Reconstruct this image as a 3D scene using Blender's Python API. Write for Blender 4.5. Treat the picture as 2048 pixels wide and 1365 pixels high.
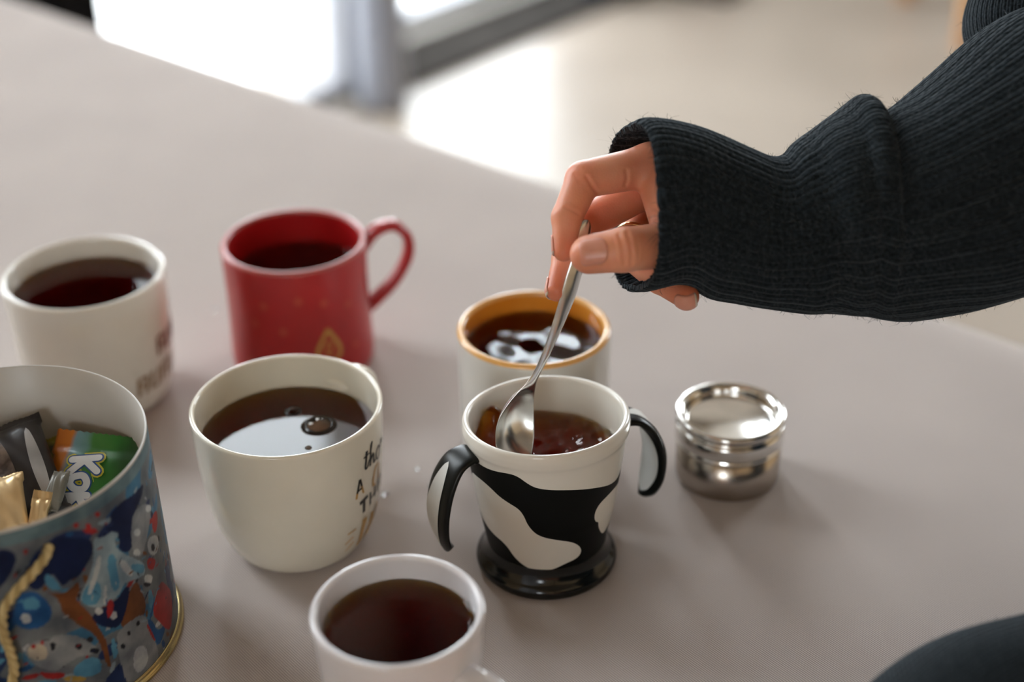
import bpy, math, random
import numpy as np
from mathutils import Vector, Matrix
random.seed(7); rng = np.random.default_rng(7)
scn = bpy.context.scene
for o in list(bpy.data.objects): bpy.data.objects.remove(o)
PI = math.pi
HAND_J = {'iM': (0.0691, 0.0664, 0.2111), 'iP': (0.0355, 0.0532, 0.2104), 'iD': (0.0269, 0.0386, 0.1975), 'iT': (0.0253, 0.0276, 0.1858), 'mM': (0.0745, 0.0779, 0.1972), 'mP': (0.0371, 0.0607, 0.1838), 'mD': (0.0272, 0.0441, 0.1734), 'mT': (0.022, 0.0298, 0.1631), 'rM': (0.0728, 0.0984, 0.1828), 'rP': (0.059, 0.063, 0.1662), 'rD': (0.0727, 0.0436, 0.1609), 'rT': (0.0842, 0.0286, 0.1591), 'pM': (0.0847, 0.1059, 0.1699), 'pP': (0.0774, 0.0926, 0.1533), 'pD': (0.0823, 0.0808, 0.1491), 'pT': (0.0888, 0.0725, 0.1488), 'tT': (0.0364, 0.014, 0.1904), 'tI': (0.0522, 0.0141, 0.1925), 'tM': (0.0768, 0.0317, 0.1859), 'tW': (0.101, 0.0493, 0.1882), 'w': (0.1187, 0.0649, 0.189), 'w2': (0.1458, 0.0604, 0.1872), 'x1': (0.0688, 0.0615, 0.2087), 'x2': (0.0753, 0.038, 0.1925)}
HAND_CAPS = [('iM', 'iP', 10.4, 9.0, 2), ('iP', 'iD', 8.6, 7.3, 1.6), ('iD', 'iT', 7.2, 5.4, 1.6), ('mM', 'mP', 9.6, 8.6, 2), ('mP', 'mD', 8.2, 7.2, 1.6), ('mD', 'mT', 7.0, 5.4, 1.6), ('rM', 'rP', 8.6, 8.0, 2), ('rP', 'rD', 8.0, 7.3, 1.6), ('rD', 'rT', 7.1, 6.2, 1.6), ('pM', 'pP', 7.6, 7.0, 2), ('pP', 'pD', 6.8, 6.2, 1.2), ('pD', 'pT', 6.0, 5.2, 1.2), ('tT', 'tI', 9.1, 10.3, 2), ('tI', 'tM', 10.2, 11.0, 2), ('tM', 'tW', 11.0, 14, 4), ('x1', 'x2', 8.2, 8.5, 4), ('w', 'iM', 17, 10, 6), ('w', 'mM', 17, 10.5, 6), ('w', 'rM', 17, 10, 6), ('w', 'pM', 17, 9, 6), ('w', 'tW', 16, 14, 6), ('w', 'w2', 18, 20, 6)]
CREASES = [([(0.0493, 0.011, 0.2024), (0.0497, 0.0094, 0.2018), (0.05, 0.008, 0.2011), (0.0504, 0.0069, 0.2002), (0.0504, 0.0069, 0.2002), (0.0507, 0.0058, 0.1992), (0.0511, 0.0049, 0.198), (0.0515, 0.0042, 0.1967), (0.0515, 0.0042, 0.1967), (0.0516, 0.0036, 0.1948), (0.0518, 0.0034, 0.1927), (0.052, 0.0036, 0.1904)], 0.55, 0.55), ([(0.0535, 0.0116, 0.2029), (0.0538, 0.0096, 0.2022), (0.0542, 0.0081, 0.2012), (0.0547, 0.0069, 0.2001), (0.0547, 0.0069, 0.2001), (0.0548, 0.0058, 0.1988), (0.055, 0.0049, 0.1973), (0.0552, 0.0043, 0.1957), (0.0552, 0.0043, 0.1957), (0.0551, 0.0039, 0.194), (0.055, 0.0038, 0.1921), (0.055, 0.004, 0.1901)], 0.55, 0.6), ([(0.0472, 0.009, 0.2009), (0.0474, 0.0076, 0.1999), (0.0476, 0.0064, 0.1989), (0.0478, 0.0055, 0.1977), (0.0478, 0.0055, 0.1977), (0.0479, 0.0047, 0.1962), (0.048, 0.0042, 0.1946), (0.0481, 0.0039, 0.1928)], 0.2, 0.6), ([(0.0411, 0.0108, 0.2001), (0.0417, 0.0092, 0.1995), (0.0424, 0.008, 0.1987), (0.0431, 0.0069, 0.1979), (0.0431, 0.0069, 0.1979), (0.0431, 0.0062, 0.1969), (0.0432, 0.0055, 0.1959), (0.0432, 0.005, 0.1947), (0.0432, 0.005, 0.1947), (0.0428, 0.0047, 0.1933), (0.0424, 0.0045, 0.1917), (0.042, 0.0046, 0.19)], 0.25, 0.6), ([(0.058, 0.0104, 0.2008), (0.0581, 0.0087, 0.1997), (0.0583, 0.0075, 0.1984), (0.0585, 0.0066, 0.1969), (0.0585, 0.0066, 0.1969), (0.0585, 0.006, 0.1956), (0.0584, 0.0055, 0.1942), (0.0584, 0.0053, 0.1926)], 0.2, 0.6), ([(0.0366, 0.0454, 0.2153), (0.0373, 0.0449, 0.2142), (0.038, 0.0445, 0.213), (0.0387, 0.0443, 0.2117), (0.0387, 0.0443, 0.2117), (0.0396, 0.0444, 0.2102), (0.0405, 0.045, 0.2085), (0.0415, 0.0463, 0.2065)], 0.7, 0.9), ([(0.0262, 0.0352, 0.2045), (0.0272, 0.0347, 0.2043), (0.0282, 0.0343, 0.2039), (0.0292, 0.0341, 0.2035), (0.0292, 0.0341, 0.2035), (0.0303, 0.0341, 0.2029), (0.0314, 0.0342, 0.2021), (0.0326, 0.0347, 0.2013)], 0.45, 0.7), ([(0.0556, 0.0517, 0.215), (0.0558, 0.0512, 0.2139), (0.0559, 0.051, 0.2126), (0.0561, 0.0508, 0.2113), (0.0561, 0.0508, 0.2113), (0.0558, 0.0508, 0.2103), (0.0555, 0.0507, 0.2094), (0.0553, 0.0509, 0.2083)], 0.6, 1.0), ([(0.0308, 0.0473, 0.2158), (0.0315, 0.0461, 0.2152), (0.0322, 0.0452, 0.2146), (0.0329, 0.0444, 0.2138)], 0.15, 0.8)]
NAILS = [((0.038, 0.014, 0.1906), (0.0013, -0.8171, 0.5765), (-0.9934, -0.0673, -0.0931), 12.5, 12.0), ((0.0256, 0.0293, 0.1876), (-0.9382, 0.3053, -0.1629), (-0.0954, -0.6806, -0.7264), 9.5, 8), ((0.0226, 0.0314, 0.1642), (-0.975, 0.1323, -0.1788), (-0.0166, -0.8448, -0.5348), 10, 8), ((0.0836, 0.0294, 0.1592), (-0.0114, -0.9721, -0.2344), (0.9885, -0.0463, 0.1438), 10.5, 9.5)]
RING = ((0.0626, 0.0722, 0.1705), (-0.3313, -0.8539, -0.4014))
SPOON = [((0.0362, 0.0393, 0.1958), 3.5), ((0.0358, 0.0383, 0.194), 7.0), ((0.0348, 0.0362, 0.1896), 8.6), ((0.0324, 0.0316, 0.1788), 9.2), ((0.0296, 0.0292, 0.1698), 9.6), ((0.0273, 0.0276, 0.1614), 9.4), ((0.0241, 0.0265, 0.1516), 8.0), ((0.0213, 0.0254, 0.1438), 6.6), ((0.0186, 0.0256, 0.1362), 5.4), ((0.016, 0.0251, 0.1295), 4.6), ((0.0134, 0.0257, 0.1227), 4.2), ((0.0111, 0.026, 0.1174), 4.6), ((0.0085, 0.026, 0.1115), 7.5), ((0.006, 0.0257, 0.1061), 12), ((0.0038, 0.0248, 0.1006), 17), ((0.002, 0.0232, 0.0949), 21.5), ((0.001, 0.0207, 0.0897), 24), ((0.0005, 0.0174, 0.0851), 24), ((0.0001, 0.0139, 0.0812), 22), ((-0.0001, 0.0096, 0.0779), 17.5), ((-0.0001, 0.0063, 0.0762), 12), ((-0.0001, 0.0046, 0.0754), 5)]
CAM_R, CAM_U, CAM_F = (0.9999, -0.0084, -0.0141), (0.0164, 0.5094, 0.8604), (0.0, 0.8605, -0.5095)
SPOON_B, SPOON_N = (0.7879, 0.5232, -0.3248), (0.6156, -0.6832, 0.3928)
SLEEVE = [((0.0592, 0.0559, 0.1934), (-0.0013, 0.0194, 0.0327), (-0.0087, 0.0397, -0.0233)), ((0.0677, 0.0566, 0.1946), (-0.0021, 0.019, 0.032), (-0.0063, 0.0396, -0.0233)), ((0.0785, 0.0558, 0.1951), (-0.0009, 0.0182, 0.0307), (-0.0024, 0.0387, -0.0229)), ((0.0894, 0.0538, 0.1937), (0.0011, 0.0178, 0.03), (0.0, 0.0361, -0.0214)), ((0.0998, 0.0504, 0.19), (0.002, 0.018, 0.0305), (0.0, 0.0327, -0.0194)), ((0.1107, 0.0476, 0.1872), (0.003, 0.0172, 0.029), (0.0, 0.0318, -0.0189)), ((0.1215, 0.0451, 0.185), (0.0031, 0.0166, 0.0281), (0.0, 0.031, -0.0183)), ((0.1306, 0.0441, 0.1852), (0.0025, 0.0173, 0.0292), (0.0, 0.031, -0.0183)), ((0.139, 0.0455, 0.1877), (0.0004, 0.0196, 0.0331), (0.0, 0.0327, -0.0194)), ((0.1469, 0.0467, 0.1896), (-0.0002, 0.0213, 0.036), (0.0, 0.0353, -0.0209)), ((0.1554, 0.048, 0.1918), (-0.0005, 0.023, 0.0389), (0.0, 0.0379, -0.0224)), ((0.1634, 0.0492, 0.1938), (-0.0004, 0.0247, 0.0417), (0.0, 0.0396, -0.0234)), ((0.1689, 0.0494, 0.1942), (-0.0004, 0.0252, 0.0425), (0.0, 0.0404, -0.0239)), ((0.1737, 0.0485, 0.1926), (-0.0004, 0.0244, 0.0412), (0.0, 0.0387, -0.0229)), ((0.1778, 0.0477, 0.1912), (-0.0012, 0.0238, 0.0401), (0.0, 0.0379, -0.0224)), ((0.1856, 0.0487, 0.193), (-0.001, 0.0251, 0.0424), (0.0, 0.0404, -0.0239)), ((0.1957, 0.0504, 0.1958), (-0.0005, 0.0269, 0.0454), (0.0, 0.043, -0.0255)), ((0.2095, 0.0541, 0.2002), (0.001, 0.0297, 0.0502), (0.0, 0.0456, -0.027)), ((0.2234, 0.0589, 0.2043), (0.001, 0.0323, 0.0545), (0.0, 0.049, -0.029)), ((0.2383, 0.0649, 0.2086), (0.0005, 0.0338, 0.0571), (0.0, 0.0533, -0.0316)), ((0.2552, 0.0727, 0.212), (-0.0001, 0.0342, 0.0577), (0.0, 0.0568, -0.0336)), ((0.2799, 0.0833, 0.2162), (-0.0001, 0.0339, 0.0572), (0.0, 0.0585, -0.0346)), ((0.3065, 0.0931, 0.2169), (0.0009, 0.0291, 0.0492), (0.0, 0.0551, -0.0326)), ((0.3256, 0.0988, 0.2129), (0.0019, 0.0185, 0.0313), (0.0, 0.0387, -0.0229)), ((0.3357, 0.1022, 0.2126), (0.0001, 0.0038, 0.0065), (0.0, 0.0103, -0.0061))]
TIN_ART = [((0.008,0.018,0.07),[(-53.3,105.5),(-47.3,100.3),(-43.2,98.3),(-40.5,93.3),(-42.1,86.9),(-45.5,83.4),(-48.1,79.9),(-52.3,80.4),(-55.2,77.6),(-56.5,82.9),(-58.2,88.4),(-63.2,79.7),(-67.3,84.5),(-65.5,90.5),(-59.4,97.2),(-56.1,102.8)]),((0.008,0.018,0.07),[(-75.0,107.1),(-70.6,106.4),(-68.1,101.8),(-70.3,95.4),(-74.0,89.2),(-78.3,84.4)]),((0.008,0.018,0.07),[(-31.4,101.9),(-25.2,103.5),(-16.7,100.8),(-7.0,99.8),(-11.6,94.7),(-16.6,93.1),(-20.0,87.0),(-23.4,83.8),(-22.2,77.3),(-25.9,75.2),(-30.9,81.1),(-28.7,85.3),(-31.3,90.6),(-35.5,97.7),(-30.0,94.1),(-31.3,98.8)]),((0.3,0.4,0.46),[(-40.1,96.0),(-36.9,92.8),(-31.6,93.1),(-28.2,88.0),(-31.8,87.9),(-30.9,81.1),(-25.0,72.0),(-17.9,62.2),(-18.4,55.6),(-25.1,58.7),(-30.6,62.1),(-33.4,58.3),(-37.6,57.1),(-42.5,57.1),(-48.0,62.1),(-50.3,68.4),(-46.9,73.7),(-43.1,80.1),(-41.3,87.9)]),((0.1,0.3,0.46),[(-36.1,82.3),(-32.4,80.8),(-32.6,71.7),(-32.7,62.4),(-35.8,60.3),(-37.2,67.7)]),((0.1,0.3,0.46),[(-47.1,72.3),(-43.4,74.3),(-40.7,69.0),(-42.6,60.4),(-48.0,62.1),(-50.0,67.4)]),((0.1,0.3,0.46),[(-26.3,69.3),(-17.2,60.8),(-20.0,57.1),(-25.0,63.3)]),((0.55,0.58,0.6),[(-40.0,85.3),(-38.3,84.1),(-40.9,75.4),(-45.7,66.7),(-47.0,69.2),(-43.0,77.0)]),((0.55,0.58,0.6),[(-31.6,77.0),(-27.4,71.8),(-25.3,62.0),(-26.9,61.9),(-30.3,68.2)]),((0.55,0.58,0.6),[(-39.6,68.2),(-38.5,67.3),(-40.0,57.6),(-41.6,58.8)]),((0.1,0.3,0.46),[(-60.0,89.3),(-56.9,83.2),(-55.4,76.3),(-58.6,78.2),(-61.4,82.6)]),((0.02,0.1,0.28),[(-70.4,82.1),(-64.9,81.3),(-61.2,73.5),(-60.4,65.3),(-64.4,60.4),(-70.5,60.8),(-74.5,66.0),(-73.6,72.6)]),((0.1,0.3,0.46),[(-69.0,78.5),(-65.3,78.4),(-63.4,71.5),(-67.3,71.0),(-70.3,73.0)]),((0.55,0.58,0.6),[(-71.6,70.4),(-68.4,69.9),(-68.2,64.4),(-71.4,65.0)]),((0.2,0.07,0.025),[(-61.8,79.8),(-58.0,75.5),(-53.1,74.8),(-48.9,78.2),(-49.4,71.6),(-51.8,69.4),(-49.5,63.1),(-47.1,56.7),(-45.1,47.3),(-43.0,37.6),(-43.3,28.1),(-43.0,21.3),(-45.0,23.8),(-45.5,36.4),(-47.5,46.0),(-52.0,53.2),(-54.3,58.6),(-57.5,65.2),(-57.4,72.9)]),((0.2,0.07,0.025),[(-29.7,55.0),(-24.4,58.0),(-22.5,49.9),(-21.2,38.7),(-25.5,34.8),(-31.6,35.7),(-36.4,40.1),(-34.1,46.1)]),((0.008,0.018,0.07),[(-47.2,56.1),(-42.5,57.1),(-35.9,55.6),(-31.1,59.4),(-28.3,58.5),(-30.4,50.8),(-34.5,43.3),(-37.6,41.1),(-42.0,44.8),(-45.8,50.3)]),((0.55,0.58,0.6),[(-45.8,58.2),(-43.4,58.7),(-41.8,54.2),(-44.2,53.7)]),((0.55,0.58,0.6),[(-39.6,52.4),(-36.7,50.7),(-36.8,46.0),(-39.7,47.7)]),((0.42,0.03,0.03),[(-39.8,59.0),(-36.8,58.0),(-38.0,50.4),(-41.3,49.1)]),((0.28,0.3,0.32),[(-72.8,51.5),(-67.7,54.2),(-63.3,51.3),(-61.9,54.5),(-54.5,50.1),(-51.0,44.5),(-46.7,36.5),(-49.2,34.4),(-54.2,37.1),(-59.5,35.7),(-63.8,33.3),(-68.9,38.1),(-72.3,44.2)]),((0.55,0.48,0.38),[(-72.3,51.3),(-67.0,52.3),(-64.7,48.0),(-66.0,41.6),(-71.1,43.0)]),((0.01,0.012,0.02),[(-63.8,50.8),(-61.6,49.6),(-62.6,45.4),(-64.0,46.1)]),((0.01,0.012,0.02),[(-55.2,45.0),(-52.3,43.0),(-53.2,40.5),(-55.1,41.7)]),((0.01,0.012,0.02),[(-50.2,39.1),(-46.4,36.3),(-47.1,33.5),(-50.1,35.8)]),((0.42,0.03,0.03),[(-70.0,37.0),(-66.6,33.8),(-60.6,31.5),(-61.5,27.9),(-68.0,30.9)]),((0.28,0.3,0.32),[(-38.6,38.7),(-32.4,39.7),(-24.9,38.3),(-21.8,31.1),(-21.7,22.7),(-19.2,11.6),(-19.9,3.7),(-28.0,3.7),(-35.2,5.3),(-38.7,8.6),(-39.1,22.8),(-39.1,31.0)]),((0.55,0.58,0.6),[(-32.3,23.1),(-26.5,20.8),(-25.0,10.9),(-30.7,6.4),(-34.2,11.6)]),((0.01,0.012,0.02),[(-37.7,31.5),(-35.4,29.4),(-36.5,27.0),(-37.9,28.7)]),((0.01,0.012,0.02),[(-33.8,35.3),(-31.9,34.3),(-32.6,31.7),(-33.8,32.8)]),((0.01,0.012,0.02),[(-28.4,36.7),(-26.6,35.5),(-27.2,32.7),(-28.8,34.3)]),((0.02,0.1,0.28),[(-23.2,33.3),(-19.4,28.7),(-17.4,19.1),(-11.7,18.1),(-11.2,15.0),(-18.4,10.7),(-20.2,16.1)]),((0.42,0.03,0.03),[(-23.8,30.6),(-22.3,29.1),(-19.4,15.2),(-21.0,16.9)]),((0.42,0.03,0.03),[(-8.5,42.4),(-2.8,33.3),(1.4,23.9),(-2.6,14.4),(-8.6,8.8),(-16.0,25.2),(-18.8,31.5),(-15.2,37.7)]),((0.55,0.58,0.6),[(-19.2,56.4),(-14.0,51.2),(-15.0,47.3),(-20.4,51.0)]),((0.01,0.012,0.02),[(-20.9,53.2),(-15.9,48.2),(-17.4,46.9),(-21.0,50.8)]),((0.1,0.3,0.46),[(-18.3,47.4),(-15.4,41.3),(-18.2,34.1),(-20.4,37.9)]),((0.42,0.03,0.03),[(-6.8,78.7),(2.0,76.2),(-1.6,68.2),(-7.3,68.2)]),((0.55,0.58,0.6),[(-12.0,71.8),(-3.1,64.9),(-4.3,58.0),(-10.6,58.5),(-14.7,66.4)]),((0.01,0.012,0.02),[(-10.8,66.7),(-7.4,63.4),(-9.3,60.4),(-11.4,62.8)]),((0.42,0.03,0.03),[(-15.5,63.2),(-8.6,55.7),(-12.5,52.2),(-16.9,57.4)]),((0.28,0.3,0.32),[(-18.6,93.3),(-9.1,89.5),(-5.2,82.7),(-11.2,74.2),(-19.1,65.8),(-23.9,73.4),(-22.1,85.8)]),((0.55,0.58,0.6),[(-20.6,84.4),(-16.5,80.7),(-17.3,77.5),(-21.3,81.2)]),((0.55,0.58,0.6),[(-22.7,74.6),(-18.9,71.1),(-19.6,67.9),(-23.4,71.3)]),((0.55,0.58,0.6),[(-9.5,88.3),(-4.7,83.9),(-5.9,81.0),(-10.5,85.3)]),((0.42,0.03,0.03),[(-42.2,104.9),(-40.1,103.4),(-40.6,100.1),(-42.7,101.6)]),((0.42,0.03,0.03),[(-37.5,108.1),(-35.3,106.4),(-35.7,103.8),(-37.9,105.5)]),((0.42,0.03,0.03),[(-46.6,108.7),(-44.7,107.0),(-45.3,104.5),(-47.0,105.7)]),((0.42,0.03,0.03),[(-65.8,104.6),(-64.1,103.8),(-64.7,101.2),(-66.0,101.7)]),((0.1,0.3,0.46),[(-56.8,33.2),(-50.3,34.4),(-46.6,29.1),(-47.6,21.7),(-53.9,23.9),(-58.6,27.0)]),((0.1,0.3,0.46),[(-41.0,39.2),(-39.2,34.4),(-40.0,25.2),(-42.4,25.7)]),((0.45,0.3,0.08),[(-61.3,29.5),(-53.3,24.3),(-54.2,21.3),(-61.8,26.1)]),((0.1,0.3,0.46),[(-80.5,56.0),(-78.9,54.1),(-79.9,50.4),(-81.3,50.7)]),((0.42,0.03,0.03),[(-70.3,52.2),(-68.9,52.3),(-68.7,49.9),(-70.2,49.7)]),((0.42,0.03,0.03),[(-66.9,53.0),(-65.4,53.1),(-65.7,50.9),(-66.9,51.1)])]
# ------------------------------------------------------------------ camera, world, light, exposure
cd = bpy.data.cameras.new('camera'); cam = bpy.data.objects.new('camera', cd); scn.collection.objects.link(cam)
cd.sensor_width = 36; cd.lens = 54.297; cd.clip_start = .01
M = Matrix.Identity(4)
for i in range(3): M[i][0] = CAM_R[i]; M[i][1] = CAM_U[i]; M[i][2] = -CAM_F[i]
M[0][3], M[1][3], M[2][3] = 0, -.62, .52
cam.matrix_world = M
cd.dof.use_dof = True; cd.dof.focus_distance = .755; cd.dof.aperture_fstop = 2.9
scn.camera = cam
SKY = 14.0
w = bpy.data.worlds.new('overcast_sky'); scn.world = w; w.use_nodes = True
nt = w.node_tree; nt.nodes.clear()
wo = nt.nodes.new('ShaderNodeOutputWorld'); bg = nt.nodes.new('ShaderNodeBackground')
bg.inputs[0].default_value = (.90, .955, 1, 1); bg.inputs[1].default_value = SKY
nt.links.new(bg.outputs[0], wo.inputs[0])
scn.view_settings.view_transform = 'Standard'; scn.view_settings.look = 'None'
scn.view_settings.gamma = 1; scn.view_settings.use_curve_mapping = False
scn.view_settings.exposure = 0.0
# ------------------------------------------------------------------ helpers
def link(o, parent=None):
    scn.collection.objects.link(o)
    if parent is not None: o.parent = parent
    return o
def mesh_obj(name, V, Fc, m=None, parent=None, smooth=True, loc=None):
    me = bpy.data.meshes.new(name); me.from_pydata([tuple(map(float, v)) for v in V], [], [tuple(map(int, f)) for f in Fc]); me.update()
    if smooth: me.shade_smooth()
    if m: 
        for q in (m if isinstance(m, (list, tuple)) else [m]): me.materials.append(q)
    o = bpy.data.objects.new(name, me)
    if loc is not None: o.location = loc
    return link(o, parent)
def tag(o, label, cat, group=None, kind=None):
    if label: o['label'] = label
    if cat: o['category'] = cat
    if group: o['group'] = group
    if kind: o['kind'] = kind
    return o
def thing(name, label, cat, loc=(0, 0, 0), rz=0, group=None):
    o = bpy.data.objects.new(name, None); o.empty_display_size = .02; o.location = loc; o.rotation_euler = (0, 0, rz)
    link(o); return tag(o, label, cat, group)
def principled(name, col=(.5, .5, .5), rough=.5, metal=0., spec=.5, sss=0, sssr=None, coat=0, coatr=.05, ior=1.5, trans=0):
    m = bpy.data.materials.new(name); m.use_nodes = True; n = m.node_tree; b = n.nodes['Principled BSDF']
    b.inputs['Base Color'].default_value = (*col, 1); b.inputs['Roughness'].default_value = rough; b.inputs['Metallic'].default_value = metal
    b.inputs['Specular IOR Level'].default_value = spec; b.inputs['IOR'].default_value = ior
    b.inputs['Coat Weight'].default_value = coat; b.inputs['Coat Roughness'].default_value = coatr
    b.inputs['Transmission Weight'].default_value = trans
    if sss:
        b.inputs['Subsurface Weight'].default_value = sss; b.inputs['Subsurface Scale'].default_value = 1.0
        b.inputs['Subsurface Radius'].default_value = sssr or (.004, .0015, .0008)
    return m, n, b
def nod(n, t, **k):
    x = n.nodes.new(t)
    for a, v in k.items():
        if a in x.inputs: x.inputs[a].default_value = v
        else: setattr(x, a, v)
    return x
def noise_col(n, b, c1, c2, scale, detail=3, coord='Object', lo=.35, hi=.65):
    tc = nod(n, 'ShaderNodeTexCoord'); nz = nod(n, 'ShaderNodeTexNoise'); nz.inputs['Scale'].default_value = scale; nz.inputs['Detail'].default_value = detail
    cr = nod(n, 'ShaderNodeValToRGB'); cr.color_ramp.elements[0].position = lo; cr.color_ramp.elements[1].position = hi
    cr.color_ramp.elements[0].color = (*c1, 1); cr.color_ramp.elements[1].color = (*c2, 1)
    n.links.new(tc.outputs[coord], nz.inputs['Vector']); n.links.new(nz.outputs['Fac'], cr.inputs['Fac']); n.links.new(cr.outputs[0], b.inputs['Base Color'])
    return nz, cr, tc
def bump(n, b, src, strength=.3, dist=.0005):
    bp = nod(n, 'ShaderNodeBump'); bp.inputs['Strength'].default_value = strength; bp.inputs['Distance'].default_value = dist
    n.links.new(src, bp.inputs['Height']); n.links.new(bp.outputs[0], b.inputs['Normal']); return bp
def chaikin(P, it=2):
    P = [np.array(p, float) for p in P]
    for _ in range(it):
        Q = [P[0]]
        for a, b in zip(P[:-1], P[1:]): Q += [a * .75 + b * .25, a * .25 + b * .75]
        Q.append(P[-1]); P = Q
    return P
def lathe_data(prof, seg=96, cap0=True):
    V = []; Fc = []; n = len(prof)
    for (r, z) in prof:
        for i in range(seg):
            a = 2 * PI * i / seg; V.append((r * math.cos(a), r * math.sin(a), z))
    for k in range(n - 1):
        for i in range(seg):
            j = (i + 1) % seg; Fc.append((k * seg + i, k * seg + j, (k + 1) * seg + j, (k + 1) * seg + i))
    if cap0 and prof[0][0] > 1e-6: Fc.append(tuple(range(seg - 1, -1, -1)))
    if cap0 and prof[-1][0] > 1e-6: Fc.append(tuple((n - 1) * seg + i for i in range(seg)))
    return V, Fc
def lathe(name, prof, m, parent=None, seg=96, loc=None, warp=None, smooth=True, cap0=True):
    V, Fc = lathe_data(prof, seg, cap0)
    if warp: V = [warp(v) for v in V]
    return mesh_obj(name, V, Fc, m, parent, smooth, loc)
def sweep(path, prof_fn, closed_ends=True, up=None):
    """path: list of 3D points; prof_fn(t, i) -> list of (a, b) in the frame (side, normal)."""
    P = [np.array(p, float) for p in path]; n = len(P); V = []; Fc = []
    T = [(P[min(i + 1, n - 1)] - P[max(i - 1, 0)]) for i in range(n)]; T = [t / np.linalg.norm(t) for t in T]
    up = np.array(up if up is not None else (0, 0, 1.), float); S = np.cross(T[0], up)
    if np.linalg.norm(S) < 1e-4: S = np.array((1., 0, 0))
    S /= np.linalg.norm(S)
    for i in range(n):
        S = S - T[i] * (S @ T[i]); S /= np.linalg.norm(S); N = np.cross(S, T[i])
        pr = prof_fn(i / (n - 1), i); m_ = len(pr)
        for a, b in pr: V.append(P[i] + S * a + N * b)
    for i in range(n - 1):
        for k in range(m_):
            q = (k + 1) % m_; Fc.append((i * m_ + k, i * m_ + q, (i + 1) * m_ + q, (i + 1) * m_ + k))
    if closed_ends: Fc.append(tuple(range(m_ - 1, -1, -1))); Fc.append(tuple((n - 1) * m_ + k for k in range(m_)))
    return V, Fc
def ell(a, b, n=16, p=1.0):
    return [(a * math.copysign(abs(math.cos(2 * PI * k / n)) ** p, math.cos(2 * PI * k / n)), b * math.copysign(abs(math.sin(2 * PI * k / n)) ** p, math.sin(2 * PI * k / n))) for k in range(n)]
def spline(pts, n):
    P = np.array(pts, float); m_ = len(P); out = []
    for t in np.linspace(0, m_ - 1, n):
        i = min(int(t), m_ - 2); u = t - i
        p0 = P[max(i - 1, 0)]; p1 = P[i]; p2 = P[i + 1]; p3 = P[min(i + 2, m_ - 1)]
        out.append(.5 * ((2 * p1) + (-p0 + p2) * u + (2 * p0 - 5 * p1 + 4 * p2 - p3) * u * u + (-p0 + 3 * p1 - 3 * p2 + p3) * u ** 3))
    return np.array(out)
def box_data(x0, x1, y0, y1, z0, z1, b=0):
    V = [(x, y, z) for z in (z0, z1) for y in (y0, y1) for x in (x0, x1)]
    return V, [(0, 2, 3, 1), (4, 5, 7, 6), (0, 1, 5, 4), (2, 6, 7, 3), (0, 4, 6, 2), (1, 3, 7, 5)]
def box(name, d, m, parent=None, bevel=0, tf=None):
    V, Fc = box_data(*d)
    if tf: V = [tf(*v) for v in V]
    o = mesh_obj(name, V, Fc, m, parent, False)
    if bevel:
        bm_ = o.modifiers.new('b', 'BEVEL'); bm_.width = bevel; bm_.segments = 3
    return o
def merge(parts):
    V = []; Fc = []
    for v, f in parts:
        k = len(V); V += list(v); Fc += [tuple(i + k for i in q) for q in f]
    return V, Fc
# ------------------------------------------------------------------ materials
cloth, n, b = principled('tablecloth_weave', (.5, .45, .42), .9, spec=.15)
nz, cr, tc = noise_col(n, b, (.53, .468, .44), (.575, .508, .475), 9, 2, lo=.3, hi=.7)
mp = nod(n, 'ShaderNodeMapping'); mp.inputs['Rotation'].default_value = (0, 0, math.radians(-40)); n.links.new(tc.outputs['Object'], mp.inputs[0])
wv = nod(n, 'ShaderNodeTexWave'); wv.wave_type = 'BANDS'; wv.bands_direction = 'X'; wv.inputs['Scale'].default_value = 270; wv.inputs['Distortion'].default_value = .6; wv.inputs['Detail'].default_value = 1
wv2 = nod(n, 'ShaderNodeTexWave'); wv2.wave_type = 'BANDS'; wv2.bands_direction = 'Y'; wv2.inputs['Scale'].default_value = 330; wv2.inputs['Distortion'].default_value = .8
for q in (wv, wv2): n.links.new(mp.outputs[0], q.inputs['Vector'])
ad = nod(n, 'ShaderNodeMath', operation='MULTIPLY_ADD'); ad.inputs[1].default_value = .45; n.links.new(wv2.outputs['Fac'], ad.inputs[0]); n.links.new(wv.outputs['Fac'], ad.inputs[2])
mx = nod(n, 'ShaderNodeMix', data_type='RGBA', blend_type='MULTIPLY'); mx.inputs[0].default_value = 1
cr2 = nod(n, 'ShaderNodeValToRGB'); cr2.color_ramp.elements[0].color = (.74, .74, .74, 1); cr2.color_ramp.elements[1].color = (1, 1, 1, 1); cr2.color_ramp.elements[0].position = .15; cr2.color_ramp.elements[1].position = .95
n.links.new(ad.outputs[0], cr2.inputs[0]); n.links.new(cr.outputs[0], mx.inputs[6]); n.links.new(cr2.outputs[0], mx.inputs[7]); n.links.new(mx.outputs[2], b.inputs['Base Color'])
bump(n, b, ad.outputs[0], .35, .0004)
def ceramic(name, c1, c2=None, rough=.12, coat=.3):
    m, n, b = principled(name, c1, rough, coat=coat, sss=0)
    noise_col(n, b, c1, c2 or tuple(x * .94 for x in c1), 25, 2)
    return m
cer_white = ceramic('white_glaze', (.82, .76, .635))
cer_lilac = ceramic('lilac_white_glaze', (.78, .755, .78))
cer_left = ceramic('cream_white_glaze', (.86, .82, .75))
cer_grey = ceramic('warm_white_glaze', (.72, .70, .66), rough=.25)
cer_orange = ceramic('orange_glaze', (.80, .33, .045), (.74, .28, .03), rough=.2)
cer_red = ceramic('red_glaze', (.42, .009, .011), (.36, .008, .010), rough=.32, coat=.1)
gold_print, n, b = principled('gold_print', (.55, .30, .06), .4); noise_col(n, b, (.58, .33, .08), (.48, .25, .045), 400)
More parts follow.
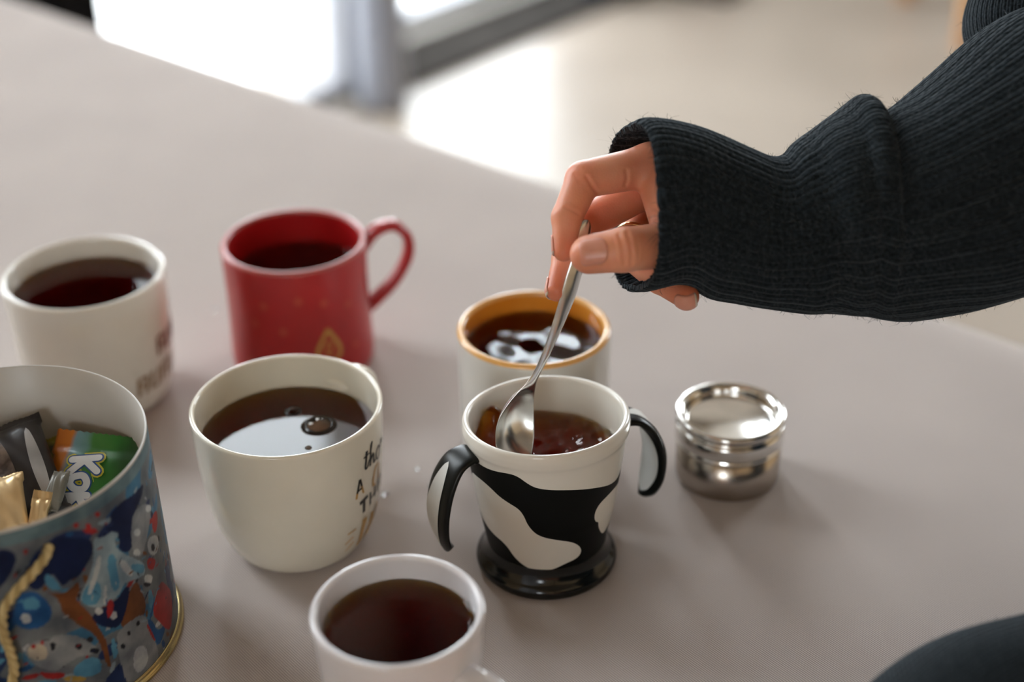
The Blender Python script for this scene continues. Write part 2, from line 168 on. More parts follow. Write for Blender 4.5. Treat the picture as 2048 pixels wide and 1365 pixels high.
gold_faint, n, b = principled('faint_ornament_print', (.50, .07, .03), .35); noise_col(n, b, (.50, .07, .035), (.46, .05, .03), 300)
black_print, n, b = principled('black_print', (.012, .012, .012), .3); noise_col(n, b, (.010, .010, .010), (.018, .017, .015), 500)
brown_print, n, b = principled('brown_print', (.36, .17, .11), .4); noise_col(n, b, (.25, .10, .065), (.20, .085, .05), 200)
tan_print, n, b = principled('tan_print', (.45, .30, .16), .4); noise_col(n, b, (.32, .19, .09), (.27, .16, .075), 200)
rubber, n, b = principled('black_silicone', (.005, .006, .005), .36, spec=.25); noise_col(n, b, (.004, .005, .004), (.006, .007, .006), 120)
foot_m, n, b = principled('black_glossy_foot', (.005, .006, .005), .16, spec=.5); noise_col(n, b, (.004, .005, .004), (.006, .007, .006), 120)
inlay, n, b = principled('white_silicone_inlay', (.68, .68, .65), .35); noise_col(n, b, (.66, .66, .63), (.72, .72, .69), 90)
steel, n, b = principled('polished_steel', (.72, .70, .67), .13, metal=1); nz, cr, tc = noise_col(n, b, (.70, .68, .65), (.75, .73, .70), 60)
steel_b, n, b = principled('brushed_steel', (.42, .37, .32), .24, metal=1); nz, cr, tc = noise_col(n, b, (.40, .35, .30), (.45, .40, .35), 40)
spoon_m, n, b = principled('spoon_steel', (.66, .65, .63), .26, metal=1); nz, cr, tc = noise_col(n, b, (.62, .61, .59), (.70, .69, .67), 150)
tin_gold, n, b = principled('gold_tin_rim', (.55, .44, .22), .25, metal=1); noise_col(n, b, (.55, .44, .22), (.48, .38, .18), 80)
ring_gold, n, b = principled('ring_gold', (.80, .58, .32), .15, metal=1); noise_col(n, b, (.80, .58, .32), (.74, .52, .28), 300)
def liquid(name, dens=1.0, tint=(.976, .79, .03)):
    m = bpy.data.materials.new(name); m.use_nodes = True; n = m.node_tree; n.nodes.clear()
    out = nod(n, 'ShaderNodeOutputMaterial'); tr = nod(n, 'ShaderNodeBsdfTransparent'); gl = nod(n, 'ShaderNodeBsdfAnisotropic') if False else nod(n, 'ShaderNodeBsdfGlossy')
    gl.inputs['Roughness'].default_value = .0; fr = nod(n, 'ShaderNodeFresnel'); fr.inputs['IOR'].default_value = 1.42
    mx = nod(n, 'ShaderNodeMixShader'); n.links.new(fr.outputs[0], mx.inputs[0]); n.links.new(tr.outputs[0], mx.inputs[1]); n.links.new(gl.outputs[0], mx.inputs[2]); n.links.new(mx.outputs[0], out.inputs['Surface'])
    tc = nod(n, 'ShaderNodeTexCoord'); nz = nod(n, 'ShaderNodeTexNoise'); nz.inputs['Scale'].default_value = 28; nz.inputs['Detail'].default_value = 1; n.links.new(tc.outputs['Object'], nz.inputs['Vector'])
    bp = nod(n, 'ShaderNodeBump'); bp.inputs['Strength'].default_value = .05; bp.inputs['Distance'].default_value = .001; n.links.new(nz.outputs['Fac'], bp.inputs['Height']); n.links.new(bp.outputs[0], gl.inputs['Normal']); n.links.new(bp.outputs[0], fr.inputs['Normal'])
    ab = nod(n, 'ShaderNodeVolumeAbsorption'); ab.inputs['Color'].default_value = (*tint, 1); ab.inputs['Density'].default_value = 550 * dens; n.links.new(ab.outputs[0], out.inputs['Volume'])
    return m
tea = liquid('dark_tea')
tea2 = liquid('stirred_tea', .50)
wall_m, n, b = principled('wall_paint', (.70, .67, .62), .8); nz, cr, tc = noise_col(n, b, (.68, .65, .60), (.72, .69, .64), 3); bump(n, b, nz.outputs['Fac'], .1, .002)
brownwall_m, n, b = principled('warm_brown_wall_paint', (.46, .36, .24), .8); nz, cr, tc = noise_col(n, b, (.62, .45, .27), (.68, .50, .31), 3); bump(n, b, nz.outputs['Fac'], .1, .002)
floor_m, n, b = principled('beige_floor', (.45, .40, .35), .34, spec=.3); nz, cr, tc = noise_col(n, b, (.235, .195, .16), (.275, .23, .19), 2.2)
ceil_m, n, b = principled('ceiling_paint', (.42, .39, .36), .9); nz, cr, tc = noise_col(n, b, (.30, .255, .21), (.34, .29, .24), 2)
frame_m, n, b = principled('grey_window_frame', (.36, .36, .38), .4); noise_col(n, b, (.22, .22, .24), (.26, .26, .28), 4)
post_m, n, b = principled('blue_grey_post', (.5, .52, .58), .35); noise_col(n, b, (.23, .24, .28), (.26, .27, .31), 6)
dark_m, n, b = principled('dark_matte', (.03, .027, .025), 1.0, spec=.02); noise_col(n, b, (.022, .020, .018), (.034, .030, .027), 8)
snow_m, n, b = principled('bright_terrace', (.75, .72, .70), .8); noise_col(n, b, (.75, .73, .72), (.80, .79, .78), 2)
curt_m, n, b = principled('dark_curtain_cloth', (.012, .013, .018), .9); noise_col(n, b, (.010, .011, .016), (.018, .019, .026), 20)
wood_m, n, b = principled('orange_brown_wood', (.42, .20, .07), .45); nz, cr, tc = noise_col(n, b, (.36, .16, .05), (.48, .25, .10), 6)
navy_m, n, b = principled('navy_canvas', (.012, .022, .05), .8); noise_col(n, b, (.010, .018, .042), (.018, .03, .065), 60)
leather_m, n, b = principled('red_brown_leather', (.16, .045, .02), .45); noise_col(n, b, (.14, .04, .018), (.19, .055, .025), 60)
trouser_m, n, b = principled('dark_trousers', (.02, .022, .03), .9); noise_col(n, b, (.018, .02, .026), (.028, .03, .038), 60)
glass_m = bpy.data.materials.new('window_glass'); glass_m.use_nodes = True; n = glass_m.node_tree; n.nodes.clear()
out = nod(n, 'ShaderNodeOutputMaterial'); tr = nod(n, 'ShaderNodeBsdfTransparent'); gl = nod(n, 'ShaderNodeBsdfGlossy'); gl.inputs['Roughness'].default_value = 0.0; fr = nod(n, 'ShaderNodeFresnel'); fr.inputs['IOR'].default_value = 1.3
mx = nod(n, 'ShaderNodeMixShader'); tr.inputs[0].default_value = (.97, .98, .98, 1)
mx.inputs[0].default_value = .03
for a_, b_ in ((tr.outputs[0], mx.inputs[1]), (gl.outputs[0], mx.inputs[2]), (mx.outputs[0], out.inputs[0])): n.links.new(a_, b_)
# ------------------------------------------------------------------ the room (axes s along the window wall, t into the room)
def W(s, t, z): return (-.3002 + s * .6606 + t * .7507, 2.8394 + s * .7507 - t * .6606, z)
FZ, CZ = -.75, 2.5
def struct(o): o['kind'] = 'structure'; return o
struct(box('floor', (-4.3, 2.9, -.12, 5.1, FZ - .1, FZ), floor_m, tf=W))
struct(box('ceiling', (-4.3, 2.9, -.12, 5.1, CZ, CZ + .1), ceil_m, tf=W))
struct(box('wall_front', (-4.3, 2.9, 5.0, 5.1, FZ, CZ), brownwall_m, tf=W))

def wall_open(name, tf, a0, a1, openings, th0, th1, m=None):
    parts = []; cur = a0
    for (o0, o1, z0, z1) in openings:
        if o0 > cur: parts.append(box_data(cur, o0, th0, th1, FZ, CZ))
        if z0 > FZ + .001: parts.append(box_data(o0, o1, th0, th1, FZ, z0))
        parts.append(box_data(o0, o1, th0, th1, z1, CZ)); cur = o1
    parts.append(box_data(cur, a1, th0, th1, FZ, CZ))
    V, Fc = merge(parts); return struct(mesh_obj(name, [tf(*v) for v in V], Fc, m or wall_m, smooth=False))
WT = 2.2
def WL(s, t, z): return W(s, t + .20, z)          # the left half of the window wall stands a step further in
wall_open('wall_back', WL, -4.3, -.17, [(-2.5, -1.85, .12, WT), (-.894, -.24, FZ + .02, WT)], -.10, 0)
struct(box('trim_3', (-.17, -.16, -.12, .20, FZ, CZ), wall_m, tf=W))
def WF(s, t, z): return W(-4.3 - t, s, z)
wall_open('wall_left', WF, -.12, 5.0, [(2.95, 3.65, .42, 1.12)], -.12, 0, brownwall_m)
wall_open('wall_far', W, -.17, 2.9, [(-.10, .729, FZ + .02, WT), (.80, 1.25, .1, WT)], -.12, 0)
blocker = box('reflection_blocker', (-.12, .40, .0, .015, 1.42, WT + .05), dark_m, tf=W); tag(blocker, 'unseen dark panel added at the right window to darken a mug reflection', 'blocker')  # added dark panel out of view, darkens the window reflection in the orange-lined mug
def WR(s, t, z): return W(2.8 + t, s, z)
right_open = [(1.3, 2.6, .1, WT)]
wall_open('wall_side', WR, -.12, 5.0, right_open, 0, .12)
def window(idx, tf, o0, o1, z0, z1, t0, t1, muls=()):
    fw = .035; parts = [box_data(o0, o1, t0, t1, z0, z0 + .045), box_data(o0, o1, t0, t1, z1 - fw, z1), box_data(o0, o0 + fw, t0, t1, z0, z1), box_data(o1 - fw, o1, t0, t1, z0, z1)]
    parts += [box_data(m_ - .025, m_ + .025, t0, t1, z0, z1) for m_ in muls]
    V, Fc = merge(parts); o = struct(mesh_obj('window_%d' % idx, [tf(*v) for v in V], Fc, frame_m, smooth=False))
    tm = (t0 + t1) / 2
    g = box('pane', (o0 + .02, o1 - .02, tm - .003, tm + .003, z0 + .04, z1 - .02), glass_m, o, tf=tf)
    return o
window(5, WF, 2.95, 3.65, .42, 1.12, -.09, -.03)
window(6, W, .80, 1.25, .1, WT, -.09, -.03)
window(1, WL, -.894, -.24, FZ + .02, WT, -.09, -.03)
window(2, W, -.10, .729, FZ + .02, WT, -.09, -.03)
window(3, WL, -2.5, -1.85, .12, WT, -.09, -.03)
window(4, WR, 1.3, 2.6, .1, WT, .03, .09, (1.95,))
struct(box('floor_strip', (-.16, 2.8, .0, .20, FZ, FZ + .014), dark_m, tf=W))  # flat dark strip on the floor along the window wall
tag(box('terrace_floor', (-6, 6, -6, -.13, FZ - .12, FZ - .02), snow_m, tf=W), 'bright white terrace floor outside the windows', 'terrace', kind='structure')
for nm, args in {'a': (WL, -2.5, -1.85, .12, WT, -.10), 'e': (WF, 2.95, 3.65, .42, 1.12, -.10), 'b': (WL, -.894, -.26, FZ + .02, WT, -.10), 'd': (W, -.10, 1.25, FZ + .02, WT, -.10), 'c': (WR, 1.3, 2.6, .1, WT, .10)}.items():
    tf, o0, o1, z0, z1, t0 = args
    ld = bpy.data.lights.new('window_portal', 'AREA'); ld.shape = 'RECTANGLE'; ld.size = o1 - o0; ld.size_y = z1 - z0; ld.cycles.is_portal = True
    lo = bpy.data.objects.new('window_portal', ld); link(lo)
    c = Vector(tf((o0 + o1) / 2, t0, (z0 + z1) / 2)); inside = Vector(tf((o0 + o1) / 2, t0 + (-1 if tf is WR else 1), (z0 + z1) / 2)) - c
    lo.location = c; lo.rotation_euler = inside.to_track_quat('-Z', 'Y').to_euler()
# grey post in front of the window wall
post = sweep([(-.270, 2.545, FZ + .0), (-.270, 2.545, FZ + .012), (-.270, 2.545, FZ + .03), (-.270, 2.545, .5), (-.270, 2.545, CZ)], lambda t, i: ell((.05, .054, .055, .055, .055)[i], (.05, .054, .055, .055, .055)[i], 24, .6))
struct(mesh_obj('trim_2', post[0], post[1], post_m))
# dark curtain by the window
def ctn():
    V = []; Fc = []; N = 60
    for z in (FZ + .02, .5, CZ - .02):
        for i in range(N):
            s = -1.36 + .44 * i / (N - 1); V.append(W(s, .27 + .03 * math.sin(i * .9), z))
    for r in range(2):
        for i in range(N - 1): Fc.append((r * N + i, r * N + i + 1, (r + 1) * N + i + 1, (r + 1) * N + i))
    return V, Fc
c_ = ctn(); co = mesh_obj('curtain', c_[0], c_[1], curt_m); sm_ = co.modifiers.new('s', 'SOLIDIFY'); sm_.thickness = .006
tag(co, 'black pleated curtain hanging left of the bright window', 'curtain')
# brown cabinet left of the curtain, navy bag and brown shoe on the floor, wooden chair
cab = thing('side_cabinet', 'brown wooden cabinet behind the far left table corner', 'cabinet', W(-1.80, .46, FZ))
a_ = math.atan2(.7507, .6606); cab.rotation_euler[2] = a_
box('body', (-.28, .28, -.2, .2, .06, .75), wood_m, cab, .006); box('door', (-.27, -.005, -.22, -.2, .09, .73), wood_m, cab, .003); box('door', (.005, .27, -.22, -.2, .09, .73), wood_m, cab, .003); box('plinth', (-.26, .26, -.18, .18, 0, .06), dark_m, cab)
def blob(name, m, parent, c, r, p=.7, n1=24, n2=14, loc=None):
    V = []; Fc = []
    for i in range(n2 + 1):
        ph = -PI / 2 + PI * i / n2
        for k in range(n1):
            th = 2 * PI * k / n1; f = lambda x: math.copysign(abs(x) ** p, x)
            V.append((c[0] + r[0] * f(math.cos(ph)) * f(math.cos(th)), c[1] + r[1] * f(math.cos(ph)) * f(math.sin(th)), c[2] + r[2] * f(math.sin(ph))))
    for i in range(n2):
        for k in range(n1): Fc.append((i * n1 + k, i * n1 + (k + 1) % n1, (i + 1) * n1 + (k + 1) % n1, (i + 1) * n1 + k))
    return mesh_obj(name, V, Fc, m, parent, True)
bag = thing('backpack', 'navy blue bag slumped on the floor beyond the table', 'bag', (.27, 3.28, FZ), .84)
blob('bag_body', navy_m, bag, (0, 0, .17), (.10, .07, .17), .55); blob('front_pocket', navy_m, bag, (0, -.07, .11), (.07, .025, .08), .55)
hv = sweep([(-.03, 0, .33), (-.03, 0, .37), (0, 0, .39), (.03, 0, .37), (.03, 0, .33)], lambda t, i: ell(.008, .005, 8)); mesh_obj('carry_loop', hv[0], hv[1], navy_m, bag)
shoe = thing('ankle_boot', 'red-brown leather boot on the floor beside the navy bag', 'shoe', (.50, 3.30, FZ), .84)
blob('upper', leather_m, shoe, (0, -.02, .055), (.05, .10, .045), .7); blob('shaft', leather_m, shoe, (0, .04, .12), (.042, .05, .09), .7); box('sole', (-.047, .047, -.115, .085, 0, .018), dark_m, shoe, .006)
ch = thing('wooden_chair', 'orange-brown wooden chair far behind the sweater sleeve', 'chair', (1.235, 3.04, FZ), .15)
for (x, y, h) in ((-.19, -.19, .45), (.19, -.19, .45), (-.19, .19, .9), (.19, .19, .9)): box('leg', (x - .022, x + .022, y - .022, y + .022, 0, h), wood_m, ch, .004)
box('seat', (-.22, .22, -.22, .2, .43, .46), wood_m, ch, .008)
for z in (.6, .75, .86): box('back_rail', (-.19, .19, .18, .2, z, z + .05), wood_m, ch, .003)
# ------------------------------------------------------------------ table: cloth over a top, corner at the far right
def TB(u, v, z=0): # u along the far edge from its right corner to the left, v towards the camera
    return (.566 - .760 * u - .650 * v, .040 + .650 * u * 1.02 - .760 * v, z)
TU, TV = 1.62, 1.15
tab = thing('dining_table', 'large table with a grey-beige woven cloth under the mugs', 'table', (0, 0, FZ))
def cloth_mesh():
    nu, nv = 120, 70; V = []; Fc = []; R_ = .012; drop = .24
    def ax(n_, L):
        pts = []
        for i in range(7): pts.append((-R_ * 0 , -drop + drop * i / 7.))
        return pts
    def coord(t, L):
        # returns planar position and height for parameter running over drop + top + drop
        if t < 0: return 0 - .0, t
        if t > L: return L, L - t
        return t, 0
    us = np.concatenate([np.linspace(-drop, -.001, 8), np.linspace(0, TU, nu), np.linspace(TU + .001, TU + drop, 8)])
    vs = np.concatenate([np.linspace(-drop, -.001, 8), np.linspace(0, TV, nv), np.linspace(TV + .001, TV + drop, 8)])
    for iv, v in enumerate(vs):
        for iu, u in enumerate(us):
            pu, hu = coord(u, TU); pv, hv_ = coord(v, TV)
            hz = min(hu, hv_); k = max(0, -hz)
            fl = .012 * (k / drop) * math.sin(u * 38 + v * 31)
            du = (-1 if u < 0 else 1 if u > TU else 0) * (.004 + fl + .02 * (k / drop)) if hu < 0 else 0
            dv = (-1 if v < 0 else 1 if v > TV else 0) * (.004 + fl + .02 * (k / drop)) if hv_ < 0 else 0
            x, y, _ = TB(pu + du, pv + dv)
            e = min(pu, TU - pu, pv, TV - pv); rr = 0 if (hu < 0 or hv_ < 0) else 0
            z = hz - (.003 if e < 1e-6 else 0)
            V.append((x, y, z - FZ))
    nU = len(us)
    for a in range(len(vs) - 1):
        for c in range(nU - 1): Fc.append((a * nU + c, a * nU + c + 1, (a + 1) * nU + c + 1, (a + 1) * nU + c))
    return V, Fc
V, Fc = cloth_mesh(); V = [(x, y, z) for x, y, z in V]
Fc = [f[::-1] for f in Fc]
tcl = mesh_obj('tablecloth', [(x, y, z + FZ) for x, y, z in V], Fc, cloth)
tag(tcl, 'grey-beige woven tablecloth spread under all the mugs', 'tablecloth')
box('tabletop', (.006, TU - .006, .006, TV - .006, -.03 - FZ, -.004 - FZ), wood_m, tab, tf=TB)
for (u, v) in ((.08, .08), (TU - .08, .08), (.08, TV - .08), (TU - .08, TV - .08)): box('leg', (u - .03, u + .03, v - .03, v + .03, 0, -.03 - FZ), wood_m, tab, tf=TB)
# ------------------------------------------------------------------ mugs
def mug_profile(outer, th, floor_z, lip):
    """outer: (r,z) bottom centre -> top; returns closed profile out, over the lip, down inside."""
    o = chaikin([(0.0, outer[0][1] + .0012), (outer[0][0] * .8, outer[0][1] + .0012), (outer[0][0] * .9, outer[0][1])] + outer, 2)
    rt, zt = outer[-1]
    lipp = [(rt - th / 2 + th / 2 * math.cos(a), zt + lip * math.sin(a)) for a in np.linspace(0, PI, 9)][1:-1]
    inn = [(rt - th, zt)]
    for r, z in outer[::-1][1:]:
        if z > floor_z + .004: inn.append((r - th, z))
    inn.append((inn[-1][0] - .001, floor_z + .003)); inn.append((inn[-1][0] * .8, floor_z)); inn.append((0, floor_z))
    return [tuple(p) for p in o] + lipp + [tuple(p) for p in chaikin(inn, 2)]
def split_lathe(name_out, prof, k, m_out, name_in, m_in, parent, seg=96, warp=None):
    a = lathe(name_out, prof[:k + 1], m_out, parent, seg, warp=warp)
def handle(parent, m, pts, az, wdt, thk, n=40, name='handle', warp=None):
    """pts in (radius, z); swept in the vertical plane at azimuth az."""
    P = spline(pts, n); c, s = math.cos(az), math.sin(az)
    path = [(r * c, r * s, z) for r, z in P]
    V, Fc = sweep(path, lambda t, i: ell(wdt * (1 + .25 * abs(2 * t - 1) ** 3), thk * (1 + .2 * abs(2 * t - 1) ** 3), 18, .8), up=(-s * 0 + 0, 0, 1) if False else (c, s, .01))
    # frame: side axis horizontal across the plane
    V = []; 
    T = np.gradient(P, axis=0)
    for i in range(n):
        tr, tz = T[i] / np.linalg.norm(T[i]); t = i / (n - 1)
        for a, b_ in ell(wdt * (1 + .25 * abs(2 * t - 1) ** 3), thk * (1 + .2 * abs(2 * t - 1) ** 3), 18, .8):
            r = P[i][0] - tz * b_; z = P[i][1] + tr * b_
            V.append((r * c - a * s, r * s + a * c, z))
    if warp: V = [warp(v) for v in V]
    return mesh_obj(name, V, Fc, m, parent)
def level_r(outer, th, z):
    zs = [q[1] for q in outer]; rs = [q[0] for q in outer]; return float(np.interp(z, zs, rs)) - th
def surf_ribbon(name, strokes, rfun, m, parent, lift=.00012, warp=None):
    """strokes: list of (list of (angle_deg, z_mm), width_mm) lying on a surface of revolution."""
    parts = []
    for pts, wd in strokes:
        r0 = rfun(np.mean([p[1] for p in pts]) / 1000) * 1000; k = PI / 180 * r0
        Q = np.array([(a * k, z) for a, z in pts]); n_ = max(2, len(pts) * 5 if len(pts) > 2 else 6); Q = spline(Q, n_)
        T = np.gradient(Q, axis=0); T /= np.linalg.norm(T, axis=1)[:, None] + 1e-9; N = np.stack([-T[:, 1], T[:, 0]], 1)
        V = []; Fc = []
        for i in range(n_):
            ww = wd if not callable(wd) else wd(i / (n_ - 1))
            for sg in (-1, -.33, .33, 1):
                x, z = Q[i] + N[i] * sg * ww / 2; a = x / k * PI / 180; r = rfun(z / 1000) + lift
                V.append((r * math.cos(a), r * math.sin(a), z / 1000))
        for i in range(n_ - 1):
            for q in range(3): Fc.append((i * 4 + q, i * 4 + q + 1, (i + 1) * 4 + q + 1, (i + 1) * 4 + q))
        parts.append((V, Fc))
    V, Fc = merge(parts)
    if warp: V = [warp(v) for v in V]
    return mesh_obj(name, V, Fc, m, parent)
def lip_mat(t, prof_top, m):
    b_ = [c for c in t.children if c.name.startswith('body')][0]; b_.data.materials.append(m); k = len(b_.data.materials) - 1
    zt = max(v.co.z for v in b_.data.vertices)
    for f in b_.data.polygons:
        if min(b_.data.vertices[i].co.z for i in f.vertices) > zt - prof_top: f.material_index = k
def mug(name, label, loc, outer, th, m_out, m_in=None, lip=.0018, floor_z=.006, seg=96, m_lip=None, group=None):
    t = thing(name, label, 'mug', loc)
    prof = mug_profile(outer, th, floor_z, lip); prof = [(r, z) for r, z in prof]
    body = lathe('body', prof, m_out, t, seg)
    if m_in:
        body.data.materials.append(m_in); zt = outer[-1][1]; npf = len(prof)
        top = max(range(npf), key=lambda i: prof[i][1])
        for f in body.data.polygons:
            k = min(f.vertices) // seg
            if k >= top - 4: f.material_index = 1
    return t
def drink(label, loc, outer, th, level, m=None, surf=None, seg=96, floor_z=.008, group='cups of dark tea or coffee'):
    zs = [level - (level - floor_z) * i / 8 for i in range(9)]
    rim = level_r(outer, th, level)
    V = []; Fc = []; rings = []
    nr = 24 if surf is None else 70; seg_ = seg if surf is None else 160
    ov = .0008
    for i in range(nr + 1):                              # top surface, centre out, with a small meniscus
        r = (rim + ov) * i / nr
        for k in range(seg_):
            a = 2 * PI * k / seg_; x, y = r * math.cos(a), r * math.sin(a)
            sf = 0 if surf is None else surf(x, y); x, y = x * (1 + 2.2 * max(0, sf)), y * (1 + 2.2 * max(0, sf)); z = level + sf + .0009 * max(0, (r - rim + .003) / .003) ** 2
            V.append((x, y, z))
    for z in zs[1:]:
        r = level_r(outer, th, z) + ov
        for k in range(seg_):
            a = 2 * PI * k / seg_; V.append((r * math.cos(a), r * math.sin(a), z))
    nn = nr + len(zs)
    for i in range(nn - 1):
        for k in range(seg_): j = (k + 1) % seg_; Fc.append((i * seg_ + k, (i + 1) * seg_ + k, (i + 1) * seg_ + j, i * seg_ + j))
    Fc.append(tuple((nn - 1) * seg_ + k for k in range(seg_)))
    Fc = [f[::-1] for f in Fc]; Fc[-1] = Fc[-1]
    o = mesh_obj('hot_drink', V, Fc, m or tea, None, True, loc)
    me = o.data
    import bmesh
    bm_ = bmesh.new(); bm_.from_mesh(me); bmesh.ops.remove_doubles(bm_, verts=bm_.verts, dist=1e-7); bmesh.ops.recalc_face_normals(bm_, faces=bm_.faces); bm_.to_mesh(me); bm_.free()
    tag(o, label, 'drink', group); return o
# white lettered mug
O_WHITE = [(.033, 0), (.0365, .003), (.0415, .013), (.0455, .027), (.0478, .045), (.0492, .065), (.0499, .0845)]
P_WHITE = (-.1177, .054, 0)
mw = mug('white_mug', 'tall white mug with black and gold lettering, beside the cow mug', P_WHITE, O_WHITE, .0027, cer_white, lip=.0013)
handle(mw, cer_white, [(.0465, .068), (.062, .070), (.074, .060), (.075, .042), (.066, .027), (.0455, .022)], math.radians(62), .0065, .0042)
rW = lambda z: float(np.interp(z, [q[1] for q in O_WHITE], [q[0] for q in O_WHITE])) + .0001
surf_ribbon('black_lettering', [
    ([(-30.3, 72.0), (-31.2, 67), (-32.2, 62.6), (-30.5, 61.6), (-27.5, 65.5)], lambda t: 2.0 - 1.0 * t), ([(-33.6, 69), (-27.5, 69.4)], .8),
    ([(-27.5, 65), (-24.0, 74.0), (-25.8, 73), (-26.5, 66), (-27, 60.8)], lambda t: .7 + 1.0 * t), ([(-26.6, 64), (-23.4, 66.5), (-22.6, 61), (-20.5, 61.5)], 1.5),
    ([(-15.0, 67), (-18.5, 65.5), (-18.8, 61), (-15.5, 60), (-12.8, 64.5), (-15.0, 67)], 1.2), ([(-11, 64), (-10, 69), (-9.5, 66), (-7, 68)], 1.1),
    ([(-37.6, 57.6), (-39.2, 52), (-40.0, 49.5)], 1.5), ([(-37.2, 57.6), (-35.8, 52.5)], 1.3), ([(-39.2, 50.6), (-35.5, 51.4)], 1.1),
    ([(-37.6, 41.5), (-29.6, 42.8)], 2.4), ([(-33.4, 41.5), (-33.0, 33.6)], 2.3), ([(-26.6, 43.4), (-25.8, 34.8)], 1.7), ([(-20.4, 44.3), (-19.6, 36.6)], 1.7), ([(-26, 38.5), (-20, 40)], 1.3),
    ([(-15.6, 45), (-14.6, 37)], 1.5), ([(-15, 45), (-9.5, 46)], 1.3), ([(-15, 41), (-10, 42)], 1.2)], rW, black_print, mw)['label'] = 'black printed letters tho, A, THE'
surf_ribbon('gold_lettering', [
    ([(-40.0, 49.5), (-40.8, 46.3)], 1.5), ([(-35.8, 52.5), (-34.3, 47.2)], 1.3),
    ([(-16.5, 56.5), (-20.5, 55.5), (-23.2, 50), (-23.2, 46.3), (-20.5, 45.6)], lambda t: 1.0 + .7 * math.sin(t * PI)), ([(-14.5, 56), (-15.5, 46.5)], 1.1),
    ([(-31.6, 28.8), (-31.8, 20), (-32.6, 8.8)], lambda t: 3.6 - .8 * t), ([(-32.4, 9.5), (-27, 12), (-21.6, 20)], 1.3), ([(-21.4, 27.5), (-22, 18), (-22.8, 9.6)], lambda t: 3.2 - .6 * t), ([(-22.5, 10), (-18, 15), (-13, 29)], 1.2), ([(-14, 30), (-14.6, 14)], 1.8),
    ([(-47.3, 25.0), (-39.8, 25.6)], 1.1), ([(-48.3, 17.6), (-41.3, 20.4)], 1.0), ([(-47.0, 11.6), (-39.8, 16.0)], 1.0)], rW, gold_print, mw)['label'] = 'gold printed letters and short strokes'
LV_W = .0657
drink('dark tea with a big bubble in the white lettered mug', P_WHITE, O_WHITE, .0027, LV_W, group='cups of dark tea or coffee')
bub_m = bpy.data.materials.new('bubble_film'); bub_m.use_nodes = True; n = bub_m.node_tree; n.nodes.clear()
out = nod(n, 'ShaderNodeOutputMaterial'); tr = nod(n, 'ShaderNodeBsdfTransparent'); gl = nod(n, 'ShaderNodeBsdfGlossy'); gl.inputs['Roughness'].default_value = .03; lw = nod(n, 'ShaderNodeLayerWeight'); lw.inputs[0].default_value = .45; mx = nod(n, 'ShaderNodeMixShader')
tr.inputs[0].default_value = (.45, .33, .24, 1); gl.inputs[0].default_value = (.16, .15, .14, 1)
ring_m, n_, b_ = principled('meniscus_dark_reflection', (.010, .005, .003), .12, spec=.3); noise_col(n_, b_, (.012, .006, .003), (.008, .004, .003), 300)  # near-black colour stands in for the dark reflection on the sloping meniscus
for a_, b_ in ((lw.outputs[1], mx.inputs[0]), (tr.outputs[0], mx.inputs[1]), (gl.outputs[0], mx.inputs[2]), (mx.outputs[0], out.inputs[0])): n.links.new(a_, b_)
for nm, x, y, r, lb in (('bubble', -.103, .0624, .0068, 'large clear bubble floating on tea in the white lettered mug'), ('bubble', -.1187, .0769, .0034, 'small bubble near the back of tea in lettered mug'), ('bubble', -.1065, .042, .0014, 'tiny dark bubble near the front of tea in lettered mug')):
    prof = [(r * math.sin(a), r * .62 * math.cos(a)) for a in np.linspace(0, PI / 2, 12)][::-1]
    prof = [(r * 1.0, .0001), (r * 1.0, r * .05)] + prof[1:]
    prof[-1] = (0, r * .62)
    bt = thing(nm, lb, 'bubble', (x, y, LV_W + .00005), 0, 'bubbles on the tea')
    lathe('dome', prof, bub_m, bt, 32, cap0=False)
    lathe('meniscus', [(r * .92, .0002), (r * 1.0, r * .16), (r * 1.08, r * .13), (r * 1.22, r * .05), (r * 1.42, .00002)], ring_m, bt, 32, cap0=False)
# left back mug
O_LEFT = [(.038, 0), (.0415, .003), (.0445, .012), (.0468, .035), (.048, .06), (.0487, .084)]
P_LEFT = (-.2574, .2032, 0)
ml = mug('cream_mug', 'cream white mug with brown print, far left behind the tin', P_LEFT, O_LEFT, .0042, cer_left, lip=.0022)
handle(ml, cer_left, [(.0455, .068), (.060, .070), (.072, .060), (.073, .042), (.064, .027), (.045, .022)], math.radians(115), .0065, .0042)
rL = lambda z: float(np.interp(z, [q[1] for q in O_LEFT], [q[0] for q in O_LEFT])) + .0001
def bars(a0, z0, da, dz, n_, hh, wd, slope):
    S = []
    for i in range(n_):
        a = a0 + i * da; z = z0 + i * slope; S += [([(a, z), (a + .4, z + hh)], wd)]
        if i % 2 == 0: S += [([(a, z + hh * .5), (a + da * .55, z + hh * .55)], wd * .7), ([(a, z + hh * .95), (a + da * .55, z + hh)], wd * .7), ([(a + da * .55, z), (a + da * .6, z + hh)], wd)]
        else: S += [([(a, z + .5), (a + da * .55, z + .8)], wd * .7), ([(a + da * .55, z), (a + da * .6, z + hh)], wd * .9)]
    return S
surf_ribbon('tan_lettering', bars(-46, 17, 12.5, 0, 4, 12.5, 2.6, 1.0), rL, tan_print, ml)['label'] = 'tan printed letters'
surf_ribbon('brown_lettering', bars(-24, 38, 12, 0, 3, 13, 2.8, .6), rL, brown_print, ml)['label'] = 'reddish brown printed letters'
drink('dark tea in the cream mug at far left', P_LEFT, O_LEFT, .0042, .0726)
